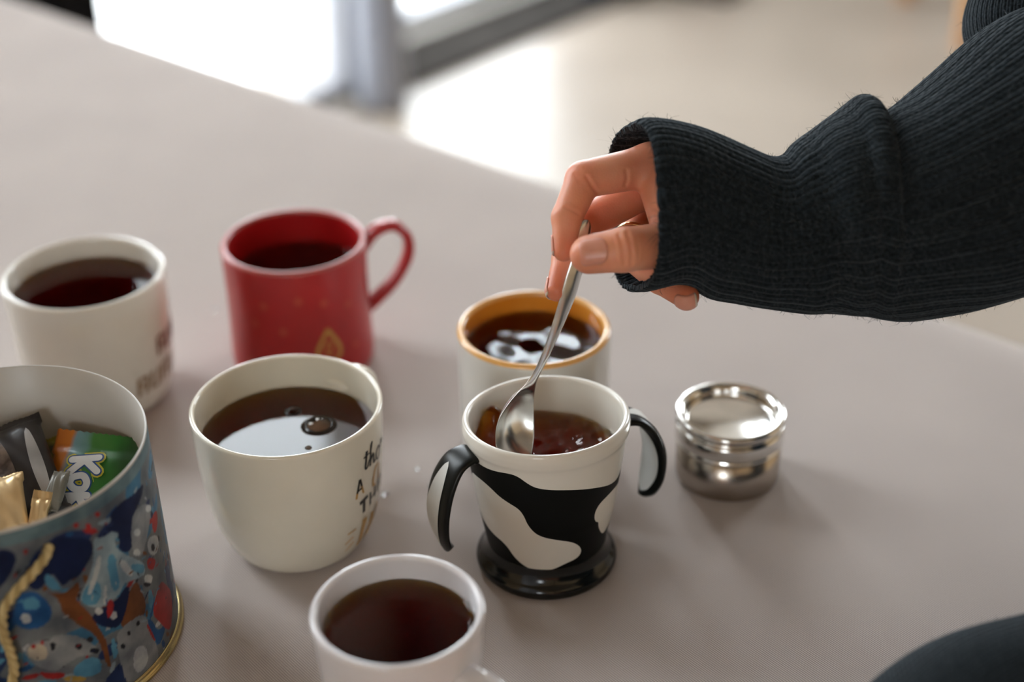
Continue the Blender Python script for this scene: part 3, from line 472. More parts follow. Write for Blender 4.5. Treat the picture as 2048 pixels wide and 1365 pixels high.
# red mug
O_RED = [(.0425, 0), (.0447, .002), (.0457, .008), (.0452, .02), (.0446, .045), (.0449, .065), (.0455, .084)]
P_RED = (-.1352, .242, 0)
mr = mug('red_mug', 'red mug with gold drop ornament and a looped handle, furthest back', P_RED, O_RED, .0042, cer_red, lip=.0020)
handle(mr, cer_red, [(.0435, .074), (.052, .083), (.064, .085), (.0725, .076), (.0725, .062), (.063, .046), (.052, .036), (.0435, .030)], math.radians(18), .0055, .0034)
rR = lambda z: float(np.interp(z, [q[1] for q in O_RED], [q[0] for q in O_RED])) + .0001
def drop_shape(a, z, s, m1): # teardrop outline with inner marks
    D = [(a, z + 15 * s), (a - 5 * s, z + 8 * s), (a - 9.5 * s, z + 1 * s), (a - 9 * s, z - 6 * s), (a, z - 10 * s), (a + 9 * s, z - 6 * s), (a + 9.5 * s, z + 1 * s), (a + 5 * s, z + 8 * s), (a, z + 15 * s)]
    S = [(D, 2.6 * s)]
    S += [([(a, z + 6 * s), (a - 3 * s, z + 1 * s), (a, z - 4 * s), (a + 3 * s, z + 1 * s), (a, z + 6 * s)], 1.2 * s)]
    return S
surf_ribbon('gold_ornament', drop_shape(-61, 29, .95, 0), rR, gold_print, mr)['label'] = 'gold teardrop ornament'
S = []
for a, z in ((-110, 62), (-82, 66), (-96, 45), (-120, 48), (-104, 25), (-80, 18), (-128, 20), (-62, 62), (-40, 55), (-35, 25)):
    S = []
    for q in range(4):
        th = q * PI / 4; S.append(([(a - 3.5 * math.cos(th), z - 3.0 * math.sin(th)), (a + 3.5 * math.cos(th), z + 3.0 * math.sin(th))], 1.0))
    surf_ribbon('star_ornament', S, rR, gold_faint, mr)
red_lip = ceramic('worn_red_rim', (.50, .13, .12), (.46, .11, .10), rough=.3, coat=.1); lip_mat(mr, .0022, red_lip)
drink('dark tea low in the red mug', P_RED, O_RED, .0042, .0633)
# orange-lined mug
O_OR = [(.0385, 0), (.041, .002), (.0425, .008), (.043, .03), (.0432, .06), (.0432, .084)]
P_OR = (.0124, .1287, 0)
mo = mug('orange_lined_mug', 'white straight mug with orange inside, behind the cow mug', P_OR, O_OR, .0042, cer_grey, cer_orange, lip=.0022)
handle(mo, cer_grey, [(.041, .068), (.055, .070), (.066, .060), (.067, .042), (.058, .027), (.041, .022)], math.radians(95), .0065, .0042)
or_lip = ceramic('pale_orange_rim', (.82, .46, .16), (.78, .42, .13), rough=.2); lip_mat(mo, .0024, or_lip)
drink('dark tea in the orange-lined mug', P_OR, O_OR, .0042, .0734, surf=lambda x, y: .00035 * math.sin(x * 150 + y * 90) * math.cos(y * 130 - x * 40) * max(0, 1 - (math.hypot(x, y) / .039) ** 4))
# front mug
O_FR = [(.027, 0), (.0298, .002), (.0315, .010), (.0340, .035), (.0360, .06), (.0377, .084)]
P_FR = (-.0509, -.1094, 0)
mf = mug('lilac_white_mug', 'lilac-white mug with handle, nearest the camera at bottom centre', P_FR, O_FR, .0036, cer_lilac, lip=.0019)
handle(mf, cer_lilac, [(.0345, .066), (.050, .0675), (.060, .058), (.060, .042), (.051, .028), (.033, .022)], math.radians(-38), .0062, .0040)
rF = lambda z: float(np.interp(z, [q[1] for q in O_FR], [q[0] for q in O_FR])) + .0001
surf_ribbon('green_print', [([(-78, 60), (-72, 66), (-66, 61)], 2.0), ([(-74, 58), (-68, 57)], 1.5)], rF, gold_print, mf)['label'] = 'small yellow-green print'
drink('brown tea in the lilac-white mug at the front', P_FR, O_FR, .0036, .0736)
# ------------------------------------------------------------------ cow mug
P_COW = (.0165, .0314, 0)
O_COW = [(.0300, .0085), (.0312, .015), (.0336, .028), (.0360, .040), (.0392, .064), (.0409, .0795), (.0415, .0815), (.0424, .083), (.0428, .0865), (.0424, .0895)]
WHITE_1 = [(-175, 75), (-151.6, 76.5), (-134.0, 77.0), (-117.2, 79.0), (-110.7, 77.9), (-105.9, 75.2), (-99.8, 72.3), (-91.2, 71.0), (-74.9, 69.5), (-52.8, 65.6), (-35.8, 61.4), (-22, 60), (-9.7, 64), (8, 68), (40, 66), (80, 60), (120, 64), (160, 72), (170, 76), (170, 120), (-200, 120), (-200, 73)]
WHITE_2 = [(-165, 64), (-157.3, 65.3), (-147.0, 66.5), (-136.7, 65.2), (-128.6, 61.9), (-121.0, 59.7), (-112.6, 57.3), (-108.7, 53.3), (-106.3, 47.7), (-101.0, 42.4), (-94.1, 39.7), (-82.7, 37.4), (-70.5, 34.4), (-62.4, 30.1), (-58.3, 25.0), (-61.4, 21.1), (-73.5, 19.4), (-83.2, 16.7), (-94.6, 14.6), (-104.6, 15.3), (-114.6, 17.8), (-122.8, 22.4), (-127.1, 27.0), (-133, 30.0), (-144, 31.5), (-156, 34), (-172, 40), (-178, 52)]
WHITE_3 = [(-4, 51), (-18, 54.5), (-31, 55.6), (-44.8, 54.0), (-49.9, 50.1), (-50.4, 45.2), (-47.5, 41.6), (-44.5, 41.0), (-42.8, 36.5), (-37, 31.0), (-31, 27.5), (-22, 29), (-8, 33), (2, 42)]
WHITE_4 = [(60, 18), (95, 15), (120, 30), (112, 50), (80, 48), (55, 34)]
def poly_sdf(A, Z, poly, k=.62):
    P = np.stack([A * k, Z], -1); Q = np.array([(a * k, z) for a, z in poly]); d = np.full(P.shape[:-1], 1e9); ins = np.zeros(P.shape[:-1], bool)
    for i in range(len(Q)):
        a, b_ = Q[i], Q[(i + 1) % len(Q)]; e = b_ - a; w_ = P - a
        t = np.clip((w_ @ e) / (e @ e + 1e-12), 0, 1); d = np.minimum(d, np.sqrt(((w_ - t[..., None] * e) ** 2).sum(-1)))
        c = ((a[1] > P[..., 1]) != (b_[1] > P[..., 1])) & (P[..., 0] < (b_[0] - a[0]) * (P[..., 1] - a[1]) / (b_[1] - a[1] + 1e-12) + a[0]); ins ^= c
    return np.where(ins, -d, d)
def smooth_poly(P):
    Q = [np.array(p, float) for p in P]
    for _ in range(2):
        N = []
        for i in range(len(Q)):
            a, b_ = Q[i], Q[(i + 1) % len(Q)]; N += [a * .75 + b_ * .25, a * .25 + b_ * .75]
        Q = N
    return Q
def cow_warp(v):
    x, y, z = v; return (x, y, z * (1 + (-.070 * y + .030 * x) / .088))
cow_m, n, b = principled('cow_print', (.7, .7, .7), .22)
at_ = nod(n, 'ShaderNodeAttribute'); at_.attribute_name = 'print'
mr_ = nod(n, 'ShaderNodeMapRange'); mr_.inputs[1].default_value = -.12; mr_.inputs[2].default_value = .12
tc = nod(n, 'ShaderNodeTexCoord'); nz = nod(n, 'ShaderNodeTexNoise'); nz.inputs['Scale'].default_value = 30; n.links.new(tc.outputs['Object'], nz.inputs[0])
c1 = nod(n, 'ShaderNodeValToRGB'); c1.color_ramp.elements[0].color = (.76, .72, .645, 1); c1.color_ramp.elements[1].color = (.80, .765, .69, 1); n.links.new(nz.outputs['Fac'], c1.inputs[0])
mx = nod(n, 'ShaderNodeMix', data_type='RGBA'); n.links.new(at_.outputs['Fac'], mr_.inputs[0]); n.links.new(mr_.outputs[0], mx.inputs[0]); n.links.new(c1.outputs[0], mx.inputs[6]); mx.inputs[7].default_value = (.0035, .0042, .0038, 1); n.links.new(mx.outputs[2], b.inputs['Base Color'])
mrr = nod(n, 'ShaderNodeMapRange'); mrr.inputs[3].default_value = .18; mrr.inputs[4].default_value = .5; n.links.new(mr_.outputs[0], mrr.inputs[0]); n.links.new(mrr.outputs[0], b.inputs['Roughness'])
msp = nod(n, 'ShaderNodeMapRange'); msp.inputs[3].default_value = .5; msp.inputs[4].default_value = .12; n.links.new(mr_.outputs[0], msp.inputs[0]); n.links.new(msp.outputs[0], b.inputs['Specular IOR Level'])
mc = thing('cow_print_mug', 'black and white cow-patterned mug with two drooping handles, holding the spoon', 'mug', P_COW)
zz = [q[1] for q in O_COW]; rr_ = [q[0] for q in O_COW]
outer_fine = [(0, .008), (.02, .008)] + [(float(np.interp(z, zz, rr_)), float(z)) for z in np.linspace(.0085, .0895, 82)]
TH = .0034; rt, zt = O_COW[-1]
lipp = [(rt - TH / 2 + TH / 2 * math.cos(a), zt + .0018 * math.sin(a)) for a in np.linspace(0, PI, 9)][1:-1]
inn = [(rt - TH, zt), (.0383, .080), (.0362, .064), (.033, .040), (.0305, .026), (.0285, .018), (.020, .014), (0, .014)]
prof = outer_fine + lipp + [tuple(p) for p in chaikin(inn, 2)]
SEG = 256; V, Fc = lathe_data(prof, SEG); A = np.array([((math.degrees(math.atan2(v[1], v[0])) + 200) % 360) - 200 for v in V]); Z = np.array([v[2] * 1000 for v in V])
pr = np.minimum.reduce([poly_sdf(A, Z, smooth_poly(p)) for p in (WHITE_1, WHITE_2, WHITE_3, WHITE_4)])
nout = len(outer_fine) * SEG; pr[nout:] = -2; pr[Z > 84] = -2
body = mesh_obj('body', [cow_warp(v) for v in V], Fc, cow_m, mc)
at2 = body.data.attributes.new('print', 'FLOAT', 'POINT'); at2.data.foreach_set('value', pr.astype(np.float32))
base = [(0, 0), (.034, 0), (.0362, .0006), (.0373, .0025), (.0373, .0048), (.0362, .0066), (.0340, .0086), (.0322, .0125), (.0316, .0165), (.0300, .0168), (.0, .0160)]
base = [(0, 0), (.033, 0)] + [tuple(p) for p in chaikin(base[2:9], 2)] + [(.0300, .0168), (0, .0160)]
lathe('base_foot', base, foot_m, mc, 128)['label'] = 'black glossy flared foot'
def tongue(az, pts, wid, flip, name='handle'):
    """drooping tongue shaped handle with a white inlay. pts (radius, z), wid widths along"""
    n_ = 44; P = spline(pts, n_); Wd = spline([(w_, 0) for w_ in wid], n_)[:, 0]; T = np.gradient(P, axis=0); T /= np.linalg.norm(T, axis=1)[:, None]
    c, s = math.cos(az), math.sin(az); V = []; m_ = 20; th = .0024
    def put(r, a, z): return cow_warp((r * c - a * s, r * s + a * c, z))
    for i in range(n_):
        tr, tz = T[i]
        for a, b_ in ell(Wd[i] / 2, th, m_, .75): V.append(put(P[i][0] - tz * b_, a, P[i][1] + tr * b_))
    Fc = [(i * m_ + k, i * m_ + (k + 1) % m_, (i + 1) * m_ + (k + 1) % m_, (i + 1) * m_ + k) for i in range(n_ - 1) for k in range(m_)] + [tuple(range(m_ - 1, -1, -1)), tuple((n_ - 1) * m_ + k for k in range(m_))]
    h = mesh_obj(name, V, Fc, rubber, mc); h['label'] = 'black drooping tongue-shaped handle'
    for side in (1, -1):
        V = []; i0, i1 = int(n_ * (.30 if flip > 0 else .20)), int(n_ * .95); q = 9
        for i in range(i0, i1):
            t = (i - i0) / (i1 - 1 - i0); hw = (Wd[i] / 2 - (.0056 if flip > 0 else .0032)) * (math.sin(PI * min(1, t * 4.0) / 2) ** .5) * (1 if t < .85 else math.sqrt(max(0, 1 - ((t - .85) / .15) ** 2)))
            hw *= (.72 + .28 * min(1, t * 2.2) ** 1.5)
            tr, tz = T[i]; off = side * (th + .00022)
            for k in range(q):
                a = hw * (2 * k / (q - 1) - 1); V.append(put(P[i][0] - tz * off, a - (.0010 if flip > 0 else 0) + .0006 * math.sin(t * 9), P[i][1] + tr * off))
        ni = i1 - i0; Fc = [(i * q + k, i * q + k + 1, (i + 1) * q + k + 1, (i + 1) * q + k) for i in range(ni - 1) for k in range(q - 1)]
        mesh_obj('white_patch', V, Fc, inlay, h)
tongue(math.radians(203), [(.0408, .0775), (.0430, .0790), (.0500, .0760), (.0560, .0660), (.0595, .0530), (.0600, .0400), (.0575, .0290), (.0545, .0235)], [.017, .018, .021, .025, .027, .025, .016, .003], 1)
tongue(math.radians(20), [(.0408, .0770), (.0430, .0785), (.0500, .0770), (.0570, .0690), (.0610, .0560), (.0610, .0420), (.0580, .0310), (.0550, .0260)], [.016, .017, .020, .024, .026, .025, .017, .004], -1)
def stirred(x, y):
    r = math.hypot(x, y); e = max(0, 1 - (r / .0385) ** 6)
    h = .0011 * math.sin(210 * x + 60 * y + 1.0) * math.sin(230 * y - 50 * x) + .0007 * math.sin(420 * x - 200 * y + 2) * math.cos(380 * y + 90 * x + .6)
    h += .0200 * math.exp(-((x + .0285) / .0080) ** 2 - ((y - .0205) / .0085) ** 2) + .004 * math.exp(-((x + .034) / .009) ** 2 - ((y - .006) / .014) ** 2)
    h += .0040 * math.exp(-((x + .016) / .013) ** 2 - ((y - .004) / .016) ** 2) - .0030 * math.exp(-((x - .003) / .010) ** 2 - ((y + .004) / .012) ** 2)
    h += .0008 * math.sin(700 * x + 3) * math.sin(640 * y) * math.exp(-((x - .012) / .014) ** 2 - ((y + .012) / .010) ** 2) + .0035 * math.exp(-((x + .020) / .006) ** 2 - ((y + .020) / .006) ** 2) * 0
    return h * (.35 + .65 * e) - .05 * (y) * .6
CO_IN = [(.0285 + TH, .018), (.0305 + TH, .026), (.033 + TH, .040), (.0362 + TH, .064), (.0383 + TH, .080), (.0390 + TH, .0895)]
drink('amber-brown tea swirling around the spoon in the cow mug', P_COW, CO_IN, TH, .0695, tea2, stirred)
# ------------------------------------------------------------------ small steel tin with glass top
P_ST = (.1222, .105, 0)
st = thing('steel_spice_tin', 'small round polished steel tin with raised lid ring, right of the cow mug', 'tin', P_ST)
lathe('can', [(0, 0), (.0275, 0), (.0288, .0008), (.0294, .0025), (.0296, .006), (.0296, .0245), (.0286, .0248), (.0280, .0252), (.0280, .0300), (0, .03)], steel_b, st)
lidp = [(.0288, .0262), (.0300, .0256), (.0305, .0258), (.0305, .0262), (.0303, .0270), (.0299, .0274), (.0299, .0280), (.0304, .0285), (.0306, .0295), (.0306, .0350), (.0302, .0362), (.0292, .0367), (.0284, .0370), (.0283, .0382), (.0290, .0392), (.0303, .0400), (.0309, .0412), (.0308, .0424), (.0300, .0433), (.0288, .0436), (.0276, .0432), (.0264, .0422), (.0256, .0405), (.0252, .0385), (.0248, .0368), (.0235, .0362), (0, .0362)]
lathe('lid', lidp, steel, st)['label'] = 'mirror-polished lid with recessed top'
# ------------------------------------------------------------------ candy tin
P_TIN = (-.2422, -.0243, 0)
ti = thing('candy_tin', 'large open tin printed with polar bears and blue winter scene, holding sweets', 'tin', P_TIN)
HT = .1161
tin_m, n, b = principled('printed_tin', (.5, .5, .5), .42, spec=.15); at_ = nod(n, 'ShaderNodeVertexColor'); at_.layer_name = 'art'
tc = nod(n, 'ShaderNodeTexCoord'); nz = nod(n, 'ShaderNodeTexNoise'); nz.inputs['Scale'].default_value = 70; nz.inputs['Detail'].default_value = 3; n.links.new(tc.outputs['Object'], nz.inputs[0])
cr = nod(n, 'ShaderNodeValToRGB'); cr.color_ramp.elements[0].color = (.35, .38, .45, 1); cr.color_ramp.elements[1].color = (1.2, 1.16, 1.1, 1); cr.color_ramp.elements[0].position = .3; cr.color_ramp.elements[1].position = .7
mx = nod(n, 'ShaderNodeMix', data_type='RGBA', blend_type='MULTIPLY'); mx.inputs[0].default_value = .8
n.links.new(nz.outputs['Fac'], cr.inputs[0]); n.links.new(at_.outputs['Color'], mx.inputs[6]); n.links.new(cr.outputs[0], mx.inputs[7]); n.links.new(mx.outputs[2], b.inputs['Base Color'])
tin_in, n, b = principled('tin_inside_white', (.62, .61, .60), .35); noise_col(n, b, (.50, .475, .44), (.55, .52, .48), 30)
SEG = 720; nz_ = 200
zs = np.linspace(.0035, HT - .0012, nz_); prof = [(.0715 + (.0703 - .0715) * z / HT, float(z)) for z in zs]
V, Fc = lathe_data(prof, SEG); Fc = Fc[:-2]
A = np.array([math.degrees(math.atan2(v[1], v[0])) for v in V]); Z = np.array([v[2] * 1000 for v in V]); Pm = np.stack([A * 1.239, Z], 1)
col = np.zeros((len(V), 3)); rg = np.random.default_rng(3)
base_c = np.array((.17, .19, .21)); f1 = np.zeros(len(V))
for _ in range(24):
    kx, kz, ph = rg.normal(0, 5), rg.normal(0, .14), rg.uniform(0, 6.28); kx = round(kx); f1 += np.sin(np.radians(A) * kx + Z * kz + ph)
f1 /= 5
col[:] = base_c; col += f1[:, None] * np.array((.05, .05, .05)); col = np.clip(col, .02, 1)
blue = np.array((.06, .20, .34)); col = np.where((f1 > .55)[:, None], blue, col); col = np.where((f1 < -.75)[:, None], np.array((.02, .04, .12)), col)
def fill(poly, c):
    Q = np.array([(a * 1.239, z) for a, z in poly]); x0, z0 = Q.min(0) - 1; x1, z1 = Q.max(0) + 1
    idx = np.where((Pm[:, 0] > x0) & (Pm[:, 0] < x1) & (Pm[:, 1] > z0) & (Pm[:, 1] < z1))[0]
    if not len(idx): return
    P = Pm[idx]; ins = np.zeros(len(idx), bool)
    for i in range(len(Q)):
        a, b_ = Q[i], Q[(i + 1) % len(Q)]
        if a[1] == b_[1]: continue
        ins ^= ((a[1] > P[:, 1]) != (b_[1] > P[:, 1])) & (P[:, 0] < (b_[0] - a[0]) * (P[:, 1] - a[1]) / (b_[1] - a[1]) + a[0])
    col[idx[ins]] = c
pal = [(.008, .018, .07), (.10, .28, .42), (.50, .52, .54), (.30, .38, .43), (.20, .08, .03), (.35, .03, .03), (.02, .09, .24), (.03, .03, .04)]
for _ in range(520):
    a0 = rg.uniform(-180, 180); z0 = rg.uniform(6, 104); L_ = rg.uniform(1.2, 5); w_ = rg.uniform(.5, 1.6); an = rg.uniform(0, PI); ca, sa = math.cos(an), math.sin(an)
    fill([(a0 + (x * ca - y * sa) / 1.239, z0 + x * sa + y * ca) for x, y in ((-L_, 0), (-L_ * .5, -w_), (L_ * .5, -w_), (L_, 0), (L_ * .5, w_), (-L_ * .5, w_))], pal[rg.integers(len(pal))])
for c, pl in TIN_ART: fill(smooth_poly(pl), c)
for _ in range(260):     # small brush marks over the figures
    a0 = rg.uniform(-180, 180); z0 = rg.uniform(6, 104); L_ = rg.uniform(.8, 2.6); w_ = rg.uniform(.3, .8); an = rg.uniform(0, PI); ca, sa = math.cos(an), math.sin(an)
    fill([(a0 + (x * ca - y * sa) / 1.239, z0 + x * sa + y * ca) for x, y in ((-L_, 0), (0, -w_), (L_, 0), (0, w_))], pal[rg.integers(len(pal))])
# the same kind of shapes carried on round the hidden side
for sh_ in (-120, 60, 120, 180):
    for c, pl in TIN_ART:
        q = [((a + sh_ + 180) % 360 - 180, z) for a, z in pl]
        if max(a for a, z in q) - min(a for a, z in q) < 90 and (max(a for a, z in q) < -84 or min(a for a, z in q) > 2): fill(smooth_poly(q), c)
band = (Z > 108) ; col[band] = np.array((.17, .27, .31)) * .9 + f1[band][:, None] * .02
tb = mesh_obj('body', V, Fc, tin_m, ti)
ca = tb.data.color_attributes.new('art', 'FLOAT_COLOR', 'POINT'); buf = np.ones((len(V), 4), np.float32); buf[:, :3] = np.clip(col * .78, 0, 1); ca.data.foreach_set('color', buf.ravel())
lathe('lining', [(.0702, HT - .0012), (.0703, HT - .0002), (.0699, HT + .0004), (.0692, HT - .0002), (.0691, .06), (.0695, .006), (.066, .004), (0, .004)], tin_in, ti, 128, cap0=False)['label'] = 'white tin lining'
lathe('gold_base_rim', [(0, 0), (.071, 0), (.0733, .0003), (.0740, .0015), (.0735, .0028), (.0722, .0034), (.0726, .0044), (.0720, .0054), (.0712, .0054), (.0700, .004), (0, .0035)], tin_gold, ti, 128)['label'] = 'gold rolled rim'
cord_m, n, b = principled('gold_cord', (.50, .38, .17), .55); wv = nod(n, 'ShaderNodeTexWave'); wv.inputs['Scale'].default_value = 60; tc = nod(n, 'ShaderNodeTexCoord'); n.links.new(tc.outputs['Object'], wv.inputs[0]); cr = nod(n, 'ShaderNodeValToRGB'); cr.color_ramp.elements[0].color = (.36, .26, .10, 1); cr.color_ramp.elements[1].color = (.60, .48, .24, 1); n.links.new(wv.outputs['Fac'], cr.inputs[0]); n.links.new(cr.outputs[0], b.inputs['Base Color'])
cpts = []
for a, z, o_ in [(-56.8, 102.2, -.0005), (-60, 99, .0035), (-66, 93, .005), (-72.5, 85, .005), (-76.5, 76.4, .0045), (-77.8, 64.6, .004), (-77, 53.5, .004), (-77.4, 41.9, .004), (-81, 31, .004), (-88, 24, .004), (-100, 22, .004), (-112, 30, .004), (-120, 50, .004), (-124, 75, .004), (-127, 95, .003), (-128, 102, -.0005)]:
    r = .0708 + o_; cpts.append((r * math.cos(math.radians(a)), r * math.sin(math.radians(a)), z / 1000))
cp = spline(cpts, 160)
strands = []
for st_ in range(3):
    def pf(t, i, s0=st_):
        a0 = t * 75 + s0 * 2.094; cx_, cy_ = .00115 * math.cos(a0), .00115 * math.sin(a0)
        return [(cx_ + .0013 * math.cos(q), cy_ + .0013 * math.sin(q)) for q in np.linspace(0, 2 * PI, 8, endpoint=False)]
    strands.append(sweep(cp, pf))
V, Fc = merge(strands); mesh_obj('rope_handle', V, Fc, cord_m, ti)['label'] = 'twisted gold cord handle'
# sweets in the tin
def wrap_mat(name, fn):
    m, n, b = principled(name, (.5, .5, .5), .38, coat=.12); fn(n, b); return m
def m_kok(n, b):
    tc = nod(n, 'ShaderNodeTexCoord'); sp = nod(n, 'ShaderNodeSeparateXYZ'); nz = nod(n, 'ShaderNodeTexNoise'); nz.inputs['Scale'].default_value = 50
    n.links.new(tc.outputs['Object'], sp.inputs[0]); n.links.new(tc.outputs['Object'], nz.inputs[0])
    ma = nod(n, 'ShaderNodeMath', operation='MULTIPLY_ADD'); ma.inputs[1].default_value = .010; n.links.new(nz.outputs['Fac'], ma.inputs[0]); n.links.new(sp.outputs['X'], ma.inputs[2])
    mr = nod(n, 'ShaderNodeMapRange'); mr.inputs[1].default_value = -.020; mr.inputs[2].default_value = .032; n.links.new(ma.outputs[0], mr.inputs[0])
    cr = nod(n, 'ShaderNodeValToRGB'); e = cr.color_ramp.elements; e[0].position = 0; e[0].color = (.45, .12, .01, 1); e[1].position = 1; e[1].color = (.01, .05, .012, 1)
    for p, c in ((.20, (.50, .15, .01, 1)), (.25, (.16, .30, .36, 1)), (.36, (.12, .26, .24, 1)), (.42, (.05, .20, .04, 1)), (.66, (.02, .16, .02, 1)), (.8, (.012, .08, .015, 1))): k = e.new(p); k.color = c
    n.links.new(mr.outputs[0], cr.inputs[0]); n.links.new(cr.outputs[0], b.inputs['Base Color']); bump(n, b, nz.outputs['Fac'], .3, .002)
def flat_wrap(c1, c2, scale=60, metal=0.):
    def f(n, b):
        nz, cr, tc = noise_col(n, b, c1, c2, scale); b.inputs['Metallic'].default_value = metal; bump(n, b, nz.outputs['Fac'], .4, .002)
    return f
def pillow(name, label, L, Wd, H, m, loc, axX, axY, crimp=.009, shear=False, cat='sweet', group='sweets in the printed tin'):
    nx, ny = 26, 44; V = []; Fc = []
    def hgt(u, v, y):
        yy = abs(y) - (L / 2 - crimp)
        if yy > 0: return .0004 + .0
        k = abs(y) / (L / 2 - crimp); return .0004 + H / 2 * (1 - k ** 3) ** .6 * (1 - abs(u) ** 3) ** .6 * (1 + .06 * math.sin(9 * y / L + 5 * u))
    for sgn in (1, -1):
        for j in range(ny + 1):
            y = L * (j / ny - .5)
            for i in range(nx + 1):
                u = 2 * i / nx - 1; yy = abs(y) - (L / 2 - crimp); wl = Wd / 2 * (1 if yy > -.004 else .93)
                zz_ = sgn * hgt(u, 0, y) + (.0006 * math.sin(u * 40) if yy > 0 else 0) + .0004 * math.sin(u * 7 + y * 200)
                V.append((u * wl, y + (.0006 * ((i % 2) - .5) if j in (0, ny) else 0), zz_))
    n1 = (nx + 1) * (ny + 1)
    for j in range(ny):
        for i in range(nx):
            a = j * (nx + 1) + i; Fc.append((a, a + 1, a + nx + 2, a + nx + 1)); Fc.append((n1 + a, n1 + a + nx + 1, n1 + a + nx + 2, n1 + a + 1))
    for j in range(ny):
        a = j * (nx + 1); c = a + nx; Fc.append((a, a + nx + 1, n1 + a + nx + 1, n1 + a)); Fc.append((c, n1 + c, n1 + c + nx + 1, c + nx + 1))
    o = mesh_obj(name, V, Fc, m, None)
    X = Vector(axX).normalized(); Y = Vector(axY); Y = Y.normalized() if shear else (Y - X * Y.dot(X)).normalized(); Zv = X.cross(Y).normalized()
    Mx = Matrix((X, Y, Zv)).transposed().to_4x4(); Mx.translation = Vector(loc); o.matrix_world = Mx
    return tag(o, label, cat, group)
kok = pillow('wrapped_candy', 'green and orange wrapper with white lettering standing in the tin', .060, .047, .009, wrap_mat('green_orange_wrapper', m_kok), (-.2125, .0050, .0665), (.0450, -.019, -.003), (.000, .0310, .0290), shear=True)
def flat_strokes(name, strokes, m, parent, z, L_):
    parts = []
    for pts, wd in strokes:
        Q = spline(pts, max(2, len(pts) * 6)) if len(pts) > 2 else np.array([np.array(pts[0]) * (1 - t) + np.array(pts[1]) * t for t in np.linspace(0, 1, 5)])
        V = []; Fc = []; c8 = 10
        for q in Q:   # chain of discs gives rounded bubble letters
            k0 = len(V); V.append((q[0] / 1000, q[1] / 1000, 0)); 
            for k in range(c8): a = 2 * PI * k / c8; V.append((q[0] / 1000 + wd / 2000 * math.cos(a), q[1] / 1000 + wd / 2000 * math.sin(a), 0))
            for k in range(c8): Fc.append((k0, k0 + 1 + k, k0 + 1 + (k + 1) % c8))
        T = np.gradient(Q, axis=0); T /= np.linalg.norm(T, axis=1)[:, None] + 1e-9; k0 = len(V)
        for q, t in zip(Q, T):
            for sg in (-1, 1): V.append(((q[0] - t[1] * sg * wd / 2) / 1000, (q[1] + t[0] * sg * wd / 2) / 1000, 0))
        for i in range(len(Q) - 1): Fc.append((k0 + 2 * i, k0 + 2 * i + 1, k0 + 2 * i + 3, k0 + 2 * i + 2))
        parts.append((V, Fc))
    V, Fc = merge(parts); V = [(x - .0030, y * .92 + .0015, 0) for x, y, _ in V]
    o = mesh_obj(name, [(x, y, z + .0047 * (1 - min(1, abs(y) / .021) ** 3) ** .6 * (1 - min(1, abs(x) / .0235) ** 3) ** .6) for x, y, _ in V], Fc, m, parent, False); return o
KX = 1.0
kst = [[(-6.5, 14.2), (7.0, 17.2)], [(.5, 15.0), (-6.2, 7.0)], [(.8, 14.6), (8.2, 9.4)],                      # K turned on its side
       [(.5, 6.2), (-3.6, 4.5), (-4.4, 1.0), (-1.0, -1.6), (3.2, -1.0), (4.4, 2.4), (2.6, 5.4), (.5, 6.2)],        # o
       [(-5.4, -6.0), (6.0, -4.2)], [(.6, -5.0), (-5.0, -12.0)], [(1.2, -5.2), (6.0, -10.5)]]                     # k
yel_m, n, b = principled('yellow_outline', (.62, .55, .05), .4); noise_col(n, b, (.62, .55, .05), (.55, .50, .05), 100)
blu_m, n, b = principled('blue_outline', (.02, .08, .28), .4); noise_col(n, b, (.02, .08, .28), (.03, .10, .32), 100)
wht_m, n, b = principled('white_letter', (.78, .80, .82), .4); noise_col(n, b, (.78, .80, .82), (.72, .74, .76), 100)
flat_strokes('letter_border', [(p, 7.0) for p in kst], yel_m, kok, .0004 + .0003, 0)['label'] = 'yellow outline of the letters'  # printed yellow border outside the blue outline
flat_strokes('letter_outline', [(p, 5.2) for p in kst], blu_m, kok, .0004 + .00055, 0)['label'] = 'blue outline of the letters'
flat_strokes('lettering', [(p, 3.7) for p in kst], wht_m, kok, .0004 + .0008, 0)['label'] = 'white bubble letters'
blk_w = wrap_mat('black_wrapper', flat_wrap((.010, .009, .010), (.03, .026, .028)))
brn_w = wrap_mat('brown_print_wrapper', flat_wrap((.05, .03, .025), (.22, .17, .14), 140))
sil_w = wrap_mat('silver_wrapper', flat_wrap((.35, .35, .36), (.50, .50, .51), 50, .5))
gld_w = wrap_mat('gold_foil', flat_wrap((.72, .50, .25), (.80, .60, .34), 50, .6))
gry_w = wrap_mat('grey_wrapper', flat_wrap((.22, .21, .18), (.28, .27, .23), 40, .1))
yel_w = wrap_mat('yellow_wrapper', flat_wrap((.50, .42, .03), (.06, .05, .02), 90))
dk = pillow('wrapped_candy', 'black wrapped sweet with silver stripe leaning at the left of the tin', .062, .036, .014, blk_w, (-.2440, .0060, .0765), (.030, .012, .006), (-.020, .030, .017), .003)
